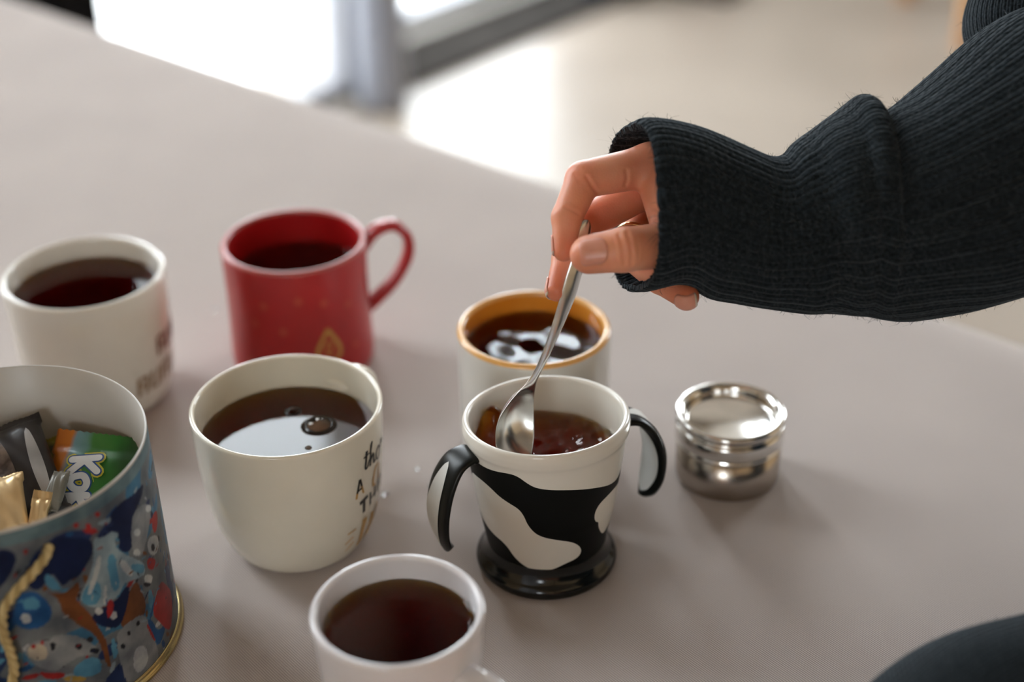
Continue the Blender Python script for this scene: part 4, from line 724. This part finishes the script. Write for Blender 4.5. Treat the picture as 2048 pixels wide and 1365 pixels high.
def stripe(par, x0, x1, y0, y1, m, name, zz_):
    V = []; Fc = []; N = 20
    for i in range(N + 1):
        t = i / N; y = y0 + (y1 - y0) * t; wv_ = math.sin(PI * min(1, max(0, t))) ** .5
        for q in range(5):
            x = (x0 + x1) / 2 + (x1 - x0) / 2 * (q / 2 - 1) * wv_; k = abs(y) / (.062 / 2 - .003); u = x / .018
            h = .0004 + .007 * max(0, 1 - k ** 3) ** .6 * max(0, 1 - min(1, abs(u)) ** 3) ** .6 * (1 + .06 * math.sin(9 * y / .062 + 5 * u)) + .0004 * math.sin(u * 7 + y * 200) + .0003
            V.append((x, y, h))
    for i in range(N):
        for q in range(4): Fc.append((i * 5 + q, i * 5 + q + 1, (i + 1) * 5 + q + 1, (i + 1) * 5 + q))
    return mesh_obj(name, V, Fc, m, par)
stripe(dk, .0068, .0128, -.026, .022, sil_w, 'silver_stripe', 0)['label'] = 'silver stripe'
stripe(dk, -.0150, -.001, -.026, .024, brn_w, 'brown_panel', 0)['label'] = 'brown printed panel'
pillow('wrapped_candy', 'small gold foil sweet at the front left inside the tin', .034, .022, .010, gld_w, (-.2440, -.0230, .0780), (.020, .004, .004), (-.006, .018, .010), .001)
pillow('wrapped_candy', 'grey oval-ended sweet lying between the black and green wrappers', .022, .0095, .006, gry_w, (-.2240, -.0065, .0755), (.012, -.004, .003), (.007, .020, .012), .001)
pillow('wrapped_candy', 'yellow and black wrapper peeking behind the green wrapper', .040, .022, .008, yel_w, (-.2370, .0300, .0640), (.02, -.006, .002), (.004, .024, .016), .006)
pillow('wrapped_candy', 'pale gold twist end beside the black wrapped sweet', .030, .009, .006, gld_w, (-.2275, -.0290, .0740), (.010, .0, -.002), (-.002, .016, .018), .004)
WN = ((blk_w, 'black'), (gld_w, 'gold'), (sil_w, 'silver'), (yel_w, 'yellow'), (gry_w, 'grey'))
for kk, (zl, lay) in enumerate(((.010, 'bottom'), (.024, 'second'), (.038, 'third'), (.052, 'top'))):
    for q in range(5):
        a = q * 1.2566 + zl * 60; r = .034; wm, wn = WN[(q + kk) % 5]
        pillow('wrapped_candy', '%s wrapped sweet at the side of the %s layer under the upright sweets' % (wn, lay), .046, .030, .012, wm, (P_TIN[0] + r * math.cos(a), P_TIN[1] + r * math.sin(a), zl), (math.cos(a + .4), math.sin(a + .4), .1), (-math.sin(a + .4), math.cos(a + .4), .05), .007, group='sweets piled at the bottom of the tin')
    wm, wn = WN[(4, 0, 2, 1)[kk]]
    pillow('wrapped_candy', '%s wrapped sweet in the middle of the %s layer under the upright sweets' % (wn, lay), .034, .024, .012, wm, (P_TIN[0], P_TIN[1], zl), (1, .2, 0), (-.2, 1, 0), .006, group='sweets piled at the bottom of the tin')
# water droplets on the cloth
dr_m, n, b = principled('water_drop', (.8, .8, .8), .04, trans=.8, ior=1.33); nz, cr, tc = noise_col(n, b, (.86, .86, .86), (.9, .9, .9), 50)
for x, y, r, lb in ((-.0734, .0895, .0024, 'round water droplet on cloth right of the lettered mug'), (-.056, .1134, .0016, 'water droplet between the lettered mug and the orange-lined mug'), (-.0481, .096, .0014, 'tiny water droplet left of the orange-lined mug'), (-.2179, .0182 - .02, .0009, ''), (-.2040, .3070, .0016, 'water droplet on cloth left of the red mug')):
    if not lb: continue
    prof = [(0, 0.0001), (r, .0001), (r * 1.02, r * .15)] + [(r * math.sin(a), r * .15 + r * .5 * math.cos(a)) for a in np.linspace(PI / 2, 0, 8)][1:]
    prof[-1] = (0, prof[-1][1]); tag(lathe('water_droplet', prof, dr_m, None, 24, (x, y, .0004)), lb, 'droplet', 'water droplets on the cloth')
# ------------------------------------------------------------------ spoon
def build_spoon():
    ctr = spline([p for p, w_ in SPOON], 120); wd = spline([(w_, 0) for p, w_ in SPOON], 120)[:, 0] / 1000
    B = np.array(SPOON_B); N0 = np.array(SPOON_N); V = []; Fc = []; m_ = 24
    T = np.gradient(ctr, axis=0); T /= np.linalg.norm(T, axis=1)[:, None]
    for i in range(120):
        t = i / 119; Bi = B - T[i] * (B @ T[i]); Bi /= np.linalg.norm(Bi); Ni = np.cross(Bi, T[i]); 
        if Ni @ N0 < 0: Ni = -Ni
        w_ = max(wd[i], .0008); bowl = max(0, min(1, (t - .60) / .12)) * (w_ / .024) ** 1.2; dp = .0078 * math.sin(PI * max(0, min(1, (t - .55) / .38))) ** 1.2 * min(1, w_ / .014)
        th = .0010 if t > .66 else .0010 + .0007 * math.sin(PI * min(1, t / .66))
        ridge = .0006 * (1 - bowl) * (1 if t < .6 else 0)
        for k in range(m_):
            a = 2 * PI * k / m_; x = math.cos(a); y = math.sin(a)
            off = -dp * (1 - x * x) + th * y * (.55 + .45 * (1 - x * x)) + (ridge * (1 - x * x) if y > 0 else 0)
            V.append(ctr[i] + Bi * x * w_ / 2 + Ni * off)
    for i in range(119):
        for k in range(m_): q = (k + 1) % m_; Fc.append((i * m_ + k, i * m_ + q, (i + 1) * m_ + q, (i + 1) * m_ + k))
    Fc.append(tuple(range(m_ - 1, -1, -1))); Fc.append(tuple(119 * m_ + k for k in range(m_)))
    i_c = 70; hV = [v for v in V]
    o = mesh_obj('teaspoon', hV, Fc, spoon_m)
    tag(o, 'slim steel teaspoon held by the fingers, its bowl dipped in the cow mug', 'spoon')
build_spoon()
# ------------------------------------------------------------------ person: hand, sleeves, sweater
per = thing('person', 'person in a dark knitted sweater stirring tea with a spoon', 'person', (.56, -.2, FZ))
INV = Matrix.Translation((-.56, .2, -FZ))
def pchild(name, V, Fc, m, parent=None, smooth=True, rel=True):
    o = mesh_obj(name, [(v[0] - .56, v[1] + .2, v[2] - FZ) for v in V], Fc, m, parent or per, smooth); return o
HJ = {k: np.array(v) for k, v in HAND_J.items()}
def hand_sdf(P, joints=None, caps=None):
    out = None; joints = joints or HJ
    for a, b_, ra, rb, k in (caps or HAND_CAPS):
        A = joints[a].astype(np.float32); B_ = joints[b_].astype(np.float32); ra, rb, k = ra / 1000, rb / 1000, k / 1000
        ba = B_ - A; w_ = P - A; h = np.clip((w_ @ ba) / float(ba @ ba), 0, 1); d = np.sqrt(((w_ - h[..., None] * ba) ** 2).sum(-1)) - (ra + (rb - ra) * h)
        if out is None: out = d
        else: hh = np.clip(.5 + .5 * (d - out) / k, 0, 1); out = out * hh + d * (1 - hh) - k * hh * (1 - hh)
    return out
def surface_net(fn, lo, hi, h):
    ax = [np.arange(lo[i], hi[i], h, dtype=np.float32) for i in range(3)]; nx, ny, nz_ = map(len, ax)
    S = np.empty((nx, ny, nz_), np.float32)
    YY, ZZ = np.meshgrid(ax[1], ax[2], indexing='ij')
    for c0 in range(0, nx, 16):
        X = ax[0][c0:c0 + 16]; P = np.empty((len(X), ny, nz_, 3), np.float32); P[..., 0] = X[:, None, None]; P[..., 1] = YY; P[..., 2] = ZZ; S[c0:c0 + 16] = fn(P)
    s = S < 0; cnt = np.zeros((nx - 1, ny - 1, nz_ - 1), np.int8)
    for dx in (0, 1):
        for dy in (0, 1):
            for dz in (0, 1): cnt += s[dx:nx - 1 + dx, dy:ny - 1 + dy, dz:nz_ - 1 + dz]
    act = (cnt > 0) & (cnt < 8); I = np.argwhere(act); idx = -np.ones(act.shape, np.int64); idx[act] = np.arange(len(I))
    acc = np.zeros((len(I), 3)); num = np.zeros(len(I))
    C8 = [(0, 0, 0), (1, 0, 0), (0, 1, 0), (1, 1, 0), (0, 0, 1), (1, 0, 1), (0, 1, 1), (1, 1, 1)]
    val = [S[I[:, 0] + c[0], I[:, 1] + c[1], I[:, 2] + c[2]] for c in C8]
    for a in range(8):
        for b_ in range(a + 1, 8):
            ca, cb = np.array(C8[a]), np.array(C8[b_])
            if abs(ca - cb).sum() != 1: continue
            m_ = (val[a] < 0) != (val[b_] < 0); t = val[a][m_] / (val[a][m_] - val[b_][m_]); acc[m_] += ca + (cb - ca) * t[:, None]; num[m_] += 1
    V = (I + acc / num[:, None]) * h + np.array(lo); Fc = []
    for d in range(3):
        e1, e2 = [(1, 2), (2, 0), (0, 1)][d]; sl = [slice(0, -1)] * 3; sh = [slice(0, -1)] * 3; sh[d] = slice(1, None)
        A0 = s[tuple(slice(0, -1) if q == d else slice(0, None) for q in range(3))]; A1 = s[tuple(slice(1, None) if q == d else slice(0, None) for q in range(3))]
        E = np.argwhere(A0 != A1); E = E[(E[:, e1] > 0) & (E[:, e2] > 0) & (E[:, e1] < S.shape[e1] - 1) & (E[:, e2] < S.shape[e2] - 1)]
        u1 = np.zeros(3, int); u1[e1] = 1; u2 = np.zeros(3, int); u2[e2] = 1
        g = lambda Q: idx[Q[:, 0], Q[:, 1], Q[:, 2]]
        q = np.stack([g(E), g(E - u1), g(E - u1 - u2), g(E - u2)], 1); fl = A0[E[:, 0], E[:, 1], E[:, 2]]; q[~fl] = q[~fl][:, ::-1]; Fc.append(q)
    return V, np.concatenate(Fc)
skin, n, b = principled('skin', (.62, .30, .20), .42, sss=.35, sssr=(.006, .002, .001), spec=.4)
nz, cr, tc = noise_col(n, b, (.80, .37, .23), (.72, .275, .16), 45, 4, lo=.3, hi=.75)
vr = nod(n, 'ShaderNodeTexVoronoi'); vr.inputs['Scale'].default_value = 900; n.links.new(tc.outputs['Object'], vr.inputs['Vector']); bump(n, b, vr.outputs['Distance'], .18, .0003)
ra = nod(n, 'ShaderNodeAttribute'); ra.attribute_name = 'flush'; mx = nod(n, 'ShaderNodeMix', data_type='RGBA'); mx.inputs[7].default_value = (.62, .12, .06, 1); n.links.new(ra.outputs['Fac'], mx.inputs[0]); n.links.new(cr.outputs[0], mx.inputs[6]); n.links.new(mx.outputs[2], b.inputs['Base Color'])
V, Fc = surface_net(hand_sdf, (.006, -.02, .09), (.215, .12, .245), .0008)
def creased(V):
    # outward normals from the distance field
    e = 5e-4; Nn = np.stack([hand_sdf((V + np.eye(3)[k] * e).astype(np.float32)) - hand_sdf((V - np.eye(3)[k] * e).astype(np.float32)) for k in range(3)], 1); Nn /= np.linalg.norm(Nn, axis=1)[:, None] + 1e-9
    D = np.zeros(len(V))
    for pts, dm, sg in CREASES:
        if len(pts) < 2: continue
        P = np.array(pts); d = np.full(len(V), 1e9)
        for a, b_ in zip(P[:-1], P[1:]):
            ba = b_ - a
            if ba @ ba < 1e-12: continue
            t = np.clip(((V - a) @ ba) / (ba @ ba), 0, 1); d = np.minimum(d, np.linalg.norm(V - a - t[:, None] * ba, axis=1))
        D += -dm / 1000 * np.exp(-(d / (sg / 1000)) ** 2) + .25 * dm / 1000 * np.exp(-((d - .0018) / .0010) ** 2)
    return V + Nn * D[:, None]
V = creased(V)
fl = np.zeros(len(V))
for k, r, s_ in (('iP', .012, .35), ('iD', .010, .3), ('iT', .010, .55), ('mT', .012, .6), ('rT', .010, .7), ('tT', .012, .35), ('mP', .016, .45), ('x1', .016, .45), ('x2', .012, .25), ('tI', .010, .15)):
    fl = np.maximum(fl, s_ * np.exp(-(np.linalg.norm(V - HJ[k], axis=1) / r) ** 2))
hand = pchild('hand', V, Fc, skin)
a3 = hand.data.attributes.new('flush', 'FLOAT', 'POINT'); a3.data.foreach_set('value', fl.astype(np.float32))
nail_m, n, b = principled('fingernail', (.66, .36, .28), .38, coat=.08, sss=.2, sssr=(.003, .001, .0008)); noise_col(n, b, (.76, .33, .24), (.70, .28, .20), 90)
tip_m, n, b = principled('nail_tip', (.75, .62, .52), .3, coat=.3); noise_col(n, b, (.76, .63, .53), (.70, .56, .47), 90)
for nail_i, (c, nn, ld, ln, wn) in enumerate(NAILS):
    c = np.array(c); nn = np.array(nn); ld = np.array(ld); sd = np.cross(nn, ld); V = []; Fc = []; NU, NV = 15, 21
    for i in range(NV):
        v = i / (NV - 1)
        for k in range(NU):
            u = 2 * k / (NU - 1) - 1; shp = (1 - .16 * abs(u) ** 2.5) if v > .5 else 1
            wloc = math.sqrt(max(0.02, 1 - ((.45 - v) / .45) ** 4)) if v < .45 else (1 if v < .85 else math.sqrt(max(.05, 1 - ((v - .85) / .19) ** 2)))
            y = (v - .5) * ln / 1000; p = c + ld * y + sd * (u * wloc * wn / 2000 * .97)
            st_ = p + nn * .016; t = 0
            for _ in range(40):
                d = float(hand_sdf((st_ - nn * t)[None].astype(np.float32))[0])
                if d < 5e-5 or t > .0155: break
                t += d * .9
            t = min(t, .0155) ; edge = max(abs(u), abs(2 * v - 1) if v < .5 else 0)
            V.append((st_ - nn * t + nn * (.00028 if edge < .95 else .0)))
    for i in range(NV - 1):
        for k in range(NU - 1): Fc.append((i * NU + k, i * NU + k + 1, (i + 1) * NU + k + 1, (i + 1) * NU + k))
    o = pchild('fingernail', V, Fc, [nail_m, tip_m], hand); s2 = o.modifiers.new('s', 'SOLIDIFY'); s2.thickness = .0004; s2.offset = -1
    for q, f in enumerate(o.data.polygons):
        if q // (NU - 1) >= NV - 3: f.material_index = 1 if nail_i else 0
# ring
rc, rx = np.array(RING[0]), np.array(RING[1]); s_ax = np.cross(rx, (0, 0, 1.)); s_ax /= np.linalg.norm(s_ax); t_ax = np.cross(rx, s_ax)
V = []; Fc = []
for i in range(64):
    a = 2 * PI * i / 64; rad = s_ax * math.cos(a) + t_ax * math.sin(a)
    for k in range(10): q = 2 * PI * k / 10; V.append(rc + rad * (.0090 + .0007 * math.cos(q)) + rx * .0011 * math.sin(q))
for i in range(64):
    for k in range(10): Fc.append((i * 10 + k, i * 10 + (k + 1) % 10, ((i + 1) % 64) * 10 + (k + 1) % 10, ((i + 1) % 64) * 10 + k))
pchild('ring', V, Fc, ring_gold)['label'] = 'thin gold ring'
# wool
wool, n, b = principled('dark_wool', (.02, .026, .032), .95, spec=.12)
b.inputs['Sheen Weight'].default_value = .13; b.inputs['Sheen Roughness'].default_value = .5; b.inputs['Sheen Tint'].default_value = (.5, .6, .68, 1)
uv = nod(n, 'ShaderNodeUVMap'); uv.uv_map = 'knit'
mp = nod(n, 'ShaderNodeMapping'); n.links.new(uv.outputs[0], mp.inputs[0])
nz1 = nod(n, 'ShaderNodeTexNoise'); nz1.inputs['Scale'].default_value = 600; nz1.inputs['Detail'].default_value = 3; tc = nod(n, 'ShaderNodeTexCoord'); n.links.new(tc.outputs['Object'], nz1.inputs[0])
cr = nod(n, 'ShaderNodeValToRGB'); e = cr.color_ramp.elements; e[0].position = .38; e[0].color = (.0065, .0095, .0125, 1); e[1].position = .80; e[1].color = (.024, .032, .038, 1); n.links.new(nz1.outputs['Fac'], cr.inputs[0]); n.links.new(cr.outputs[0], b.inputs['Base Color'])
br = nod(n, 'ShaderNodeTexWave'); br.wave_type = 'BANDS'; br.bands_direction = 'X'; br.inputs['Scale'].default_value = 1.0; br.inputs['Distortion'].default_value = .0
w1 = nod(n, 'ShaderNodeTexWave'); w1.wave_type = 'BANDS'; w1.bands_direction = 'DIAGONAL'; w1.inputs['Scale'].default_value = 1.0; w1.inputs['Distortion'].default_value = .8; w1.inputs['Detail'].default_value = 1
n.links.new(mp.outputs[0], w1.inputs[0]); n.links.new(mp.outputs[0], br.inputs[0])
md = nod(n, 'ShaderNodeMath', operation='ADD'); n.links.new(w1.outputs['Fac'], md.inputs[0]); n.links.new(br.outputs['Fac'], md.inputs[1])
md2 = nod(n, 'ShaderNodeMath', operation='MULTIPLY_ADD'); md2.inputs[1].default_value = 1.2; n.links.new(nz1.outputs['Fac'], md2.inputs[0]); n.links.new(md.outputs[0], md2.inputs[2])
bump(n, b, md2.outputs[0], .7, .0006)
HAIR_SRC = []
def tube(name, secs, nring, nseg, rib=None, label=None, thick=0, relief=None, hair=0, parent=None, boxy=0):
    Cc = spline([s[0] for s in secs], nring); Aa = spline([s[1] for s in secs], nring); Bb = spline([s[2] for s in secs], nring)
    th = np.linspace(0, 2 * PI, nseg, endpoint=False); ct, st_ = np.cos(th), np.sin(th)
    if boxy:
        pw = 1 - boxy * np.clip(1 - np.linspace(0, 1, nring) * (len(secs) - 1) / 7, 0, 1)[:, None]
        cT = np.sign(ct)[None] * np.abs(ct)[None] ** pw; sT = np.sign(st_)[None] * np.abs(st_)[None] ** pw
    else: cT = ct[None] * np.ones((nring, 1)); sT = st_[None] * np.ones((nring, 1))
    P = Cc[:, None] + Aa[:, None] * cT[..., None] + Bb[:, None] * sT[..., None]
    T = np.gradient(Cc, axis=0); Nn = Aa[:, None] * ct[None, :, None] * 1 + Bb[:, None] * st_[None, :, None]; 
    dth = np.roll(P, -1, 1) - np.roll(P, 1, 1); dv = np.gradient(P, axis=0); Nn2 = np.cross(dth, dv); ln = np.linalg.norm(Nn2, axis=2, keepdims=True) + 1e-12; Nn2 /= ln
    sg = np.sign((Nn2 * Nn).sum(2, keepdims=True)); sg[sg == 0] = 1; Nn2 *= sg
    u = np.linspace(0, 1, nring)[:, None] * np.ones((1, nseg)); TH_ = th[None] * np.ones((nring, 1))
    if relief is not None: P = P + Nn2 * relief(u, TH_, P)[..., None]
    V = P.reshape(-1, 3); Fc = [(i * nseg + k, i * nseg + (k + 1) % nseg, (i + 1) * nseg + (k + 1) % nseg, (i + 1) * nseg + k) for i in range(nring - 1) for k in range(nseg)]
    if (sg.mean() > 0): Fc = [f[::-1] for f in Fc] if np.cross(V[Fc[0][1]] - V[Fc[0][0]], V[Fc[0][3]] - V[Fc[0][0]]) @ Nn2.reshape(-1, 3)[0] < 0 else Fc
    o = pchild(name, V, Fc, wool, parent)
    me = o.data; uvl = me.uv_layers.new(name='knit'); L = np.linalg.norm(np.diff(Cc, axis=0), axis=1).sum(); circ = 2 * PI * np.mean([np.linalg.norm(s[1]) for s in secs])
    vi = np.empty(len(me.loops), np.int64); me.loops.foreach_get('vertex_index', vi); ii, kk_ = vi // nseg, vi % nseg
    uvs = np.stack([kk_ / nseg * circ * 1000 / 2.0 / 3.14, ii / nring * L * 1000 / 2.2 / 3.14], 1)
    uvl.data.foreach_set('uv', uvs.astype(np.float32).ravel())
    if thick: s_ = o.modifiers.new('s', 'SOLIDIFY'); s_.thickness = thick; s_.offset = -1
    if label: o['label'] = label
    if hair:
        idx = rng.integers(0, len(V), hair); HAIR_SRC.append((V[idx] , Nn2.reshape(-1, 3)[idx]))
    return o
def sn(x): return np.sin(x)
nS = len(SLEEVE); RIBS = 60
def relief_sleeve(u, th, P):
    s = u * (nS - 1)                                       # section number
    cuff = 1 / (1 + np.exp((s - 8.6 + .6 * np.cos(th)) * 3.0))
    tw = th + .10 * np.clip(s - 6, 0, 4) * np.cos(th) * 0
    rib = .0021 * (np.abs(np.cos(th * RIBS / 2)) * 2 - 1.2) * cuff * (1 - .75 * np.exp(-(s / .35) ** 2))
    edge = -.0009 * np.exp(-(s / .22) ** 2) + .0003 * np.sin(th * 26) * np.exp(-(s / .5) ** 2)
    # soft folds where the wool bunches at the wrist and hangs from the elbow
    up = np.clip(np.cos(th), 0, 1); front = np.clip(-np.sin(th), 0, 1)
    fold = .0030 * np.exp(-((s - 12.3 - .9 * (1 - np.cos(th))) / .9) ** 2) * (up + .4 * front) - .0038 * np.exp(-((s - 13.8 - .8 * (1 - np.cos(th))) / .55) ** 2) * (up ** .5)
    fold += .0016 * np.sin(s * 2.6 + 2.2 * np.cos(th)) * front * np.exp(-((s - 11) / 4.) ** 2) - .0022 * np.exp(-((s - 8.2 + 1.3 * np.cos(th)) / .8) ** 2) * front
    fold += .0022 * np.sin(th * 3 + s * .7 + 1) * np.clip((s - 12) / 4, 0, 1)
    knit = .00028 * np.sin(th * 110) * (1 - cuff)
    return rib + edge + fold + knit
slv = tube('sleeve', SLEEVE, 420, 520, label='dark knitted sleeve with ribbed cuff', thick=.0022, relief=relief_sleeve, hair=38000, boxy=.34)
def sec(c, a, b_): return (np.array(c, float), np.array(a, float), np.array(b_, float))
# upper arm rising behind the elbow to the shoulder
RR, UU, FF = map(np.array, (CAM_R, CAM_U, CAM_F))
ua = [sec((.300, .105, .205), RR * .012, FF * .010), sec((.297, .115, .225), RR * .050, FF * .045), sec((.294, .140, .262), RR * .0585, FF * .050), sec((.315, .150, .315), RR * .058, FF * .052), sec((.375, .110, .400), (.055, .01, -.02), (.01, .055, .01)), sec((.455, .040, .510), (.055, .01, -.035), (.015, .060, .01)), sec((.520, -.04, .575), (.045, .0, -.055), (.02, .065, .01)), sec((.56, -.08, .57), (.03, .0, -.06), (.02, .06, .01))]
tube('sleeve', ua, 180, 260, label='upper sleeve behind the elbow', relief=lambda u, th, P: .0022 * np.sin(u * 38 + 2 * np.cos(th)) * np.clip(1 - u * 1.2, 0, 1) + .00028 * np.sin(th * 90), hair=1500)
def ringsec(cx, cy, z, rx, ry, rot=-.71):
    return sec((cx, cy, z), (rx * math.cos(rot), rx * math.sin(rot), 0), (-ry * math.sin(rot), ry * math.cos(rot), 0))
tor = [ringsec(.60, -.20, -.16, .115, .165), ringsec(.60, -.20, -.05, .11, .16), ringsec(.60, -.20, .1, .105, .15), ringsec(.60, -.20, .3, .115, .165), ringsec(.60, -.20, .46, .115, .185), ringsec(.60, -.20, .56, .095, .180), ringsec(.60, -.20, .615, .075, .11), ringsec(.60, -.20, .65, .06, .065), ringsec(.60, -.20, .68, .055, .058)]
tube('sweater_body', tor, 120, 200, label='dark knitted sweater body', thick=.003, relief=lambda u, th, P: .003 * np.sin(th * 5 + u * 9) + .002 * np.sin(u * 30 + 2 * np.sin(th)))
leg = [ringsec(.60, -.20, FZ + .02, .06, .13), ringsec(.60, -.20, FZ + .3, .07, .14), ringsec(.60, -.20, -.3, .10, .15), ringsec(.60, -.20, -.12, .11, .155)]
lg = tube('trousers', leg, 30, 60); lg.data.materials.clear(); lg.data.materials.append(trouser_m)
# other forearm resting on the table near the camera
o2 = [sec((.095, -.215, .038), (-.014, .026, 0), (0, 0, .030)), sec((.117, -.203, .042), (-.017, .031, 0), (0, 0, .035)), sec((.154, -.181, .045), (-.020, .036, 0), (0, 0, .040)), sec((.195, -.153, .047), (-.019, .040, 0), (0, 0, .042)), sec((.240, -.138, .050), (-.015, .044, 0), (0, 0, .044)), sec((.315, -.125, .056), (-.006, .048, 0), (0, 0, .050)), sec((.395, -.115, .075), (-.006, .052, .006), (-.01, .008, .055)), sec((.450, -.130, .130), (.02, .048, -.01), (-.040, .0, .035)), sec((.480, -.200, .25), (.0, .055, .02), (-.055, .0, .02)), sec((.490, -.270, .40), (.0, .055, .02), (-.055, .0, .02)), sec((.520, -.300, .52), (.0, .055, .03), (-.055, .0, .03)), sec((.56, -.27, .56), (.0, .04, .03), (-.04, .0, .03))]
tube('sleeve', o2, 200, 240, label='dark sleeve of the other arm resting on the table', relief=lambda u, th, P: .0010 * (np.abs(np.cos(th * 24)) * 2 - 1) * np.clip(1 - u * 5, 0, 1) + .0022 * np.sin(u * 26 + 2 * np.cos(th)) + .0003 * np.sin(th * 80), hair=1500)
# the other hand, lying relaxed on the cloth
OJ = {}; O_ = np.array((.112, -.204, .030)); d_ = np.array((-.87, -.49, 0)); s_ = np.array((-.49, .87, 0))
def oj(k, a, b_, c): OJ[k] = O_ + d_ * a + s_ * b_ + np.array((0, 0, c - .030))
oj('w', -.03, 0, .032); oj('c', .02, 0, .030)
OC = [('w', 'c', 19, 19, 5)]
for k, b_, l1, l2, l3, r in (('i', .027, .036, .026, .018, 8.2), ('m', .007, .040, .029, .019, 8.4), ('r', -.013, .037, .027, .018, 8.0), ('p', -.031, .030, .021, .016, 7.0)):
    m0 = .086 - abs(b_ - .007) * .25; sp_ = b_ * .12
    oj(k + '0', m0, b_, .028); oj(k + '1', m0 + l1, b_ + sp_, .030); oj(k + '2', m0 + l1 + l2 * .93, b_ + sp_ * 1.6, .020); oj(k + '3', m0 + l1 + l2 * .93 + l3 * .8, b_ + sp_ * 2, .0115)
    OC += [('c', k + '0', 16, r + 1.5, 6), (k + '0', k + '1', r + 1, r, 2), (k + '1', k + '2', r, r - 1, 1.5), (k + '2', k + '3', r - 1, r - 2, 1.5)]
oj('t0', .028, .024, .024); oj('t1', .062, .048, .020); oj('t2', .088, .056, .013); OC += [('t0', 't1', 14, 10, 4), ('t1', 't2', 9.5, 7, 2)]
P_ = np.array(list(OJ.values())); V, Fc = surface_net(lambda P: hand_sdf(P, OJ, OC), P_.min(0) - .024, P_.max(0) + .024, .0014)
pchild('hand', V, Fc, skin)['label'] = 'other hand lying relaxed on the cloth'
# wool fuzz
HP = np.concatenate([h[0] for h in HAIR_SRC]); HN = np.concatenate([h[1] for h in HAIR_SRC]); N_ = len(HP)
rd = rng.normal(0, 1, (N_, 3)); rd -= HN * (rd * HN).sum(1)[:, None]; rd /= np.linalg.norm(rd, axis=1)[:, None]; rd2 = np.cross(HN, rd)
ln = (rng.uniform(.0012, .0034, N_) * np.where(rng.random(N_) < .12, 1.8, 1))[:, None]
p0 = HP - HN * .0003; p1 = HP + HN * ln * .55 + rd * ln * .5; p2 = HP + HN * ln * .8 + rd * ln * 1.1 + rd2 * ln * .4; p3 = HP + HN * ln * .75 + rd * ln * 1.5 + rd2 * ln * 1.0
wv_ = rd2 * .00009
V = np.stack([p0 - wv_, p0 + wv_, p1 - wv_, p1 + wv_, p2 - wv_ * .8, p2 + wv_ * .8, p3], 1).reshape(-1, 3); k = np.arange(N_) * 7
Fq = np.concatenate([np.stack([k, k + 1, k + 3, k + 2], 1), np.stack([k + 2, k + 3, k + 5, k + 4], 1)]).tolist() + np.stack([k + 4, k + 5, k + 6], 1).tolist()
fz_m, n, b = principled('wool_fibre', (.07, .085, .095), .8, spec=.2); noise_col(n, b, (.03, .038, .045), (.06, .072, .082), 300)
fz = pchild('wool_fuzz', V, Fq, fz_m, slv); fz['kind'] = 'stuff'
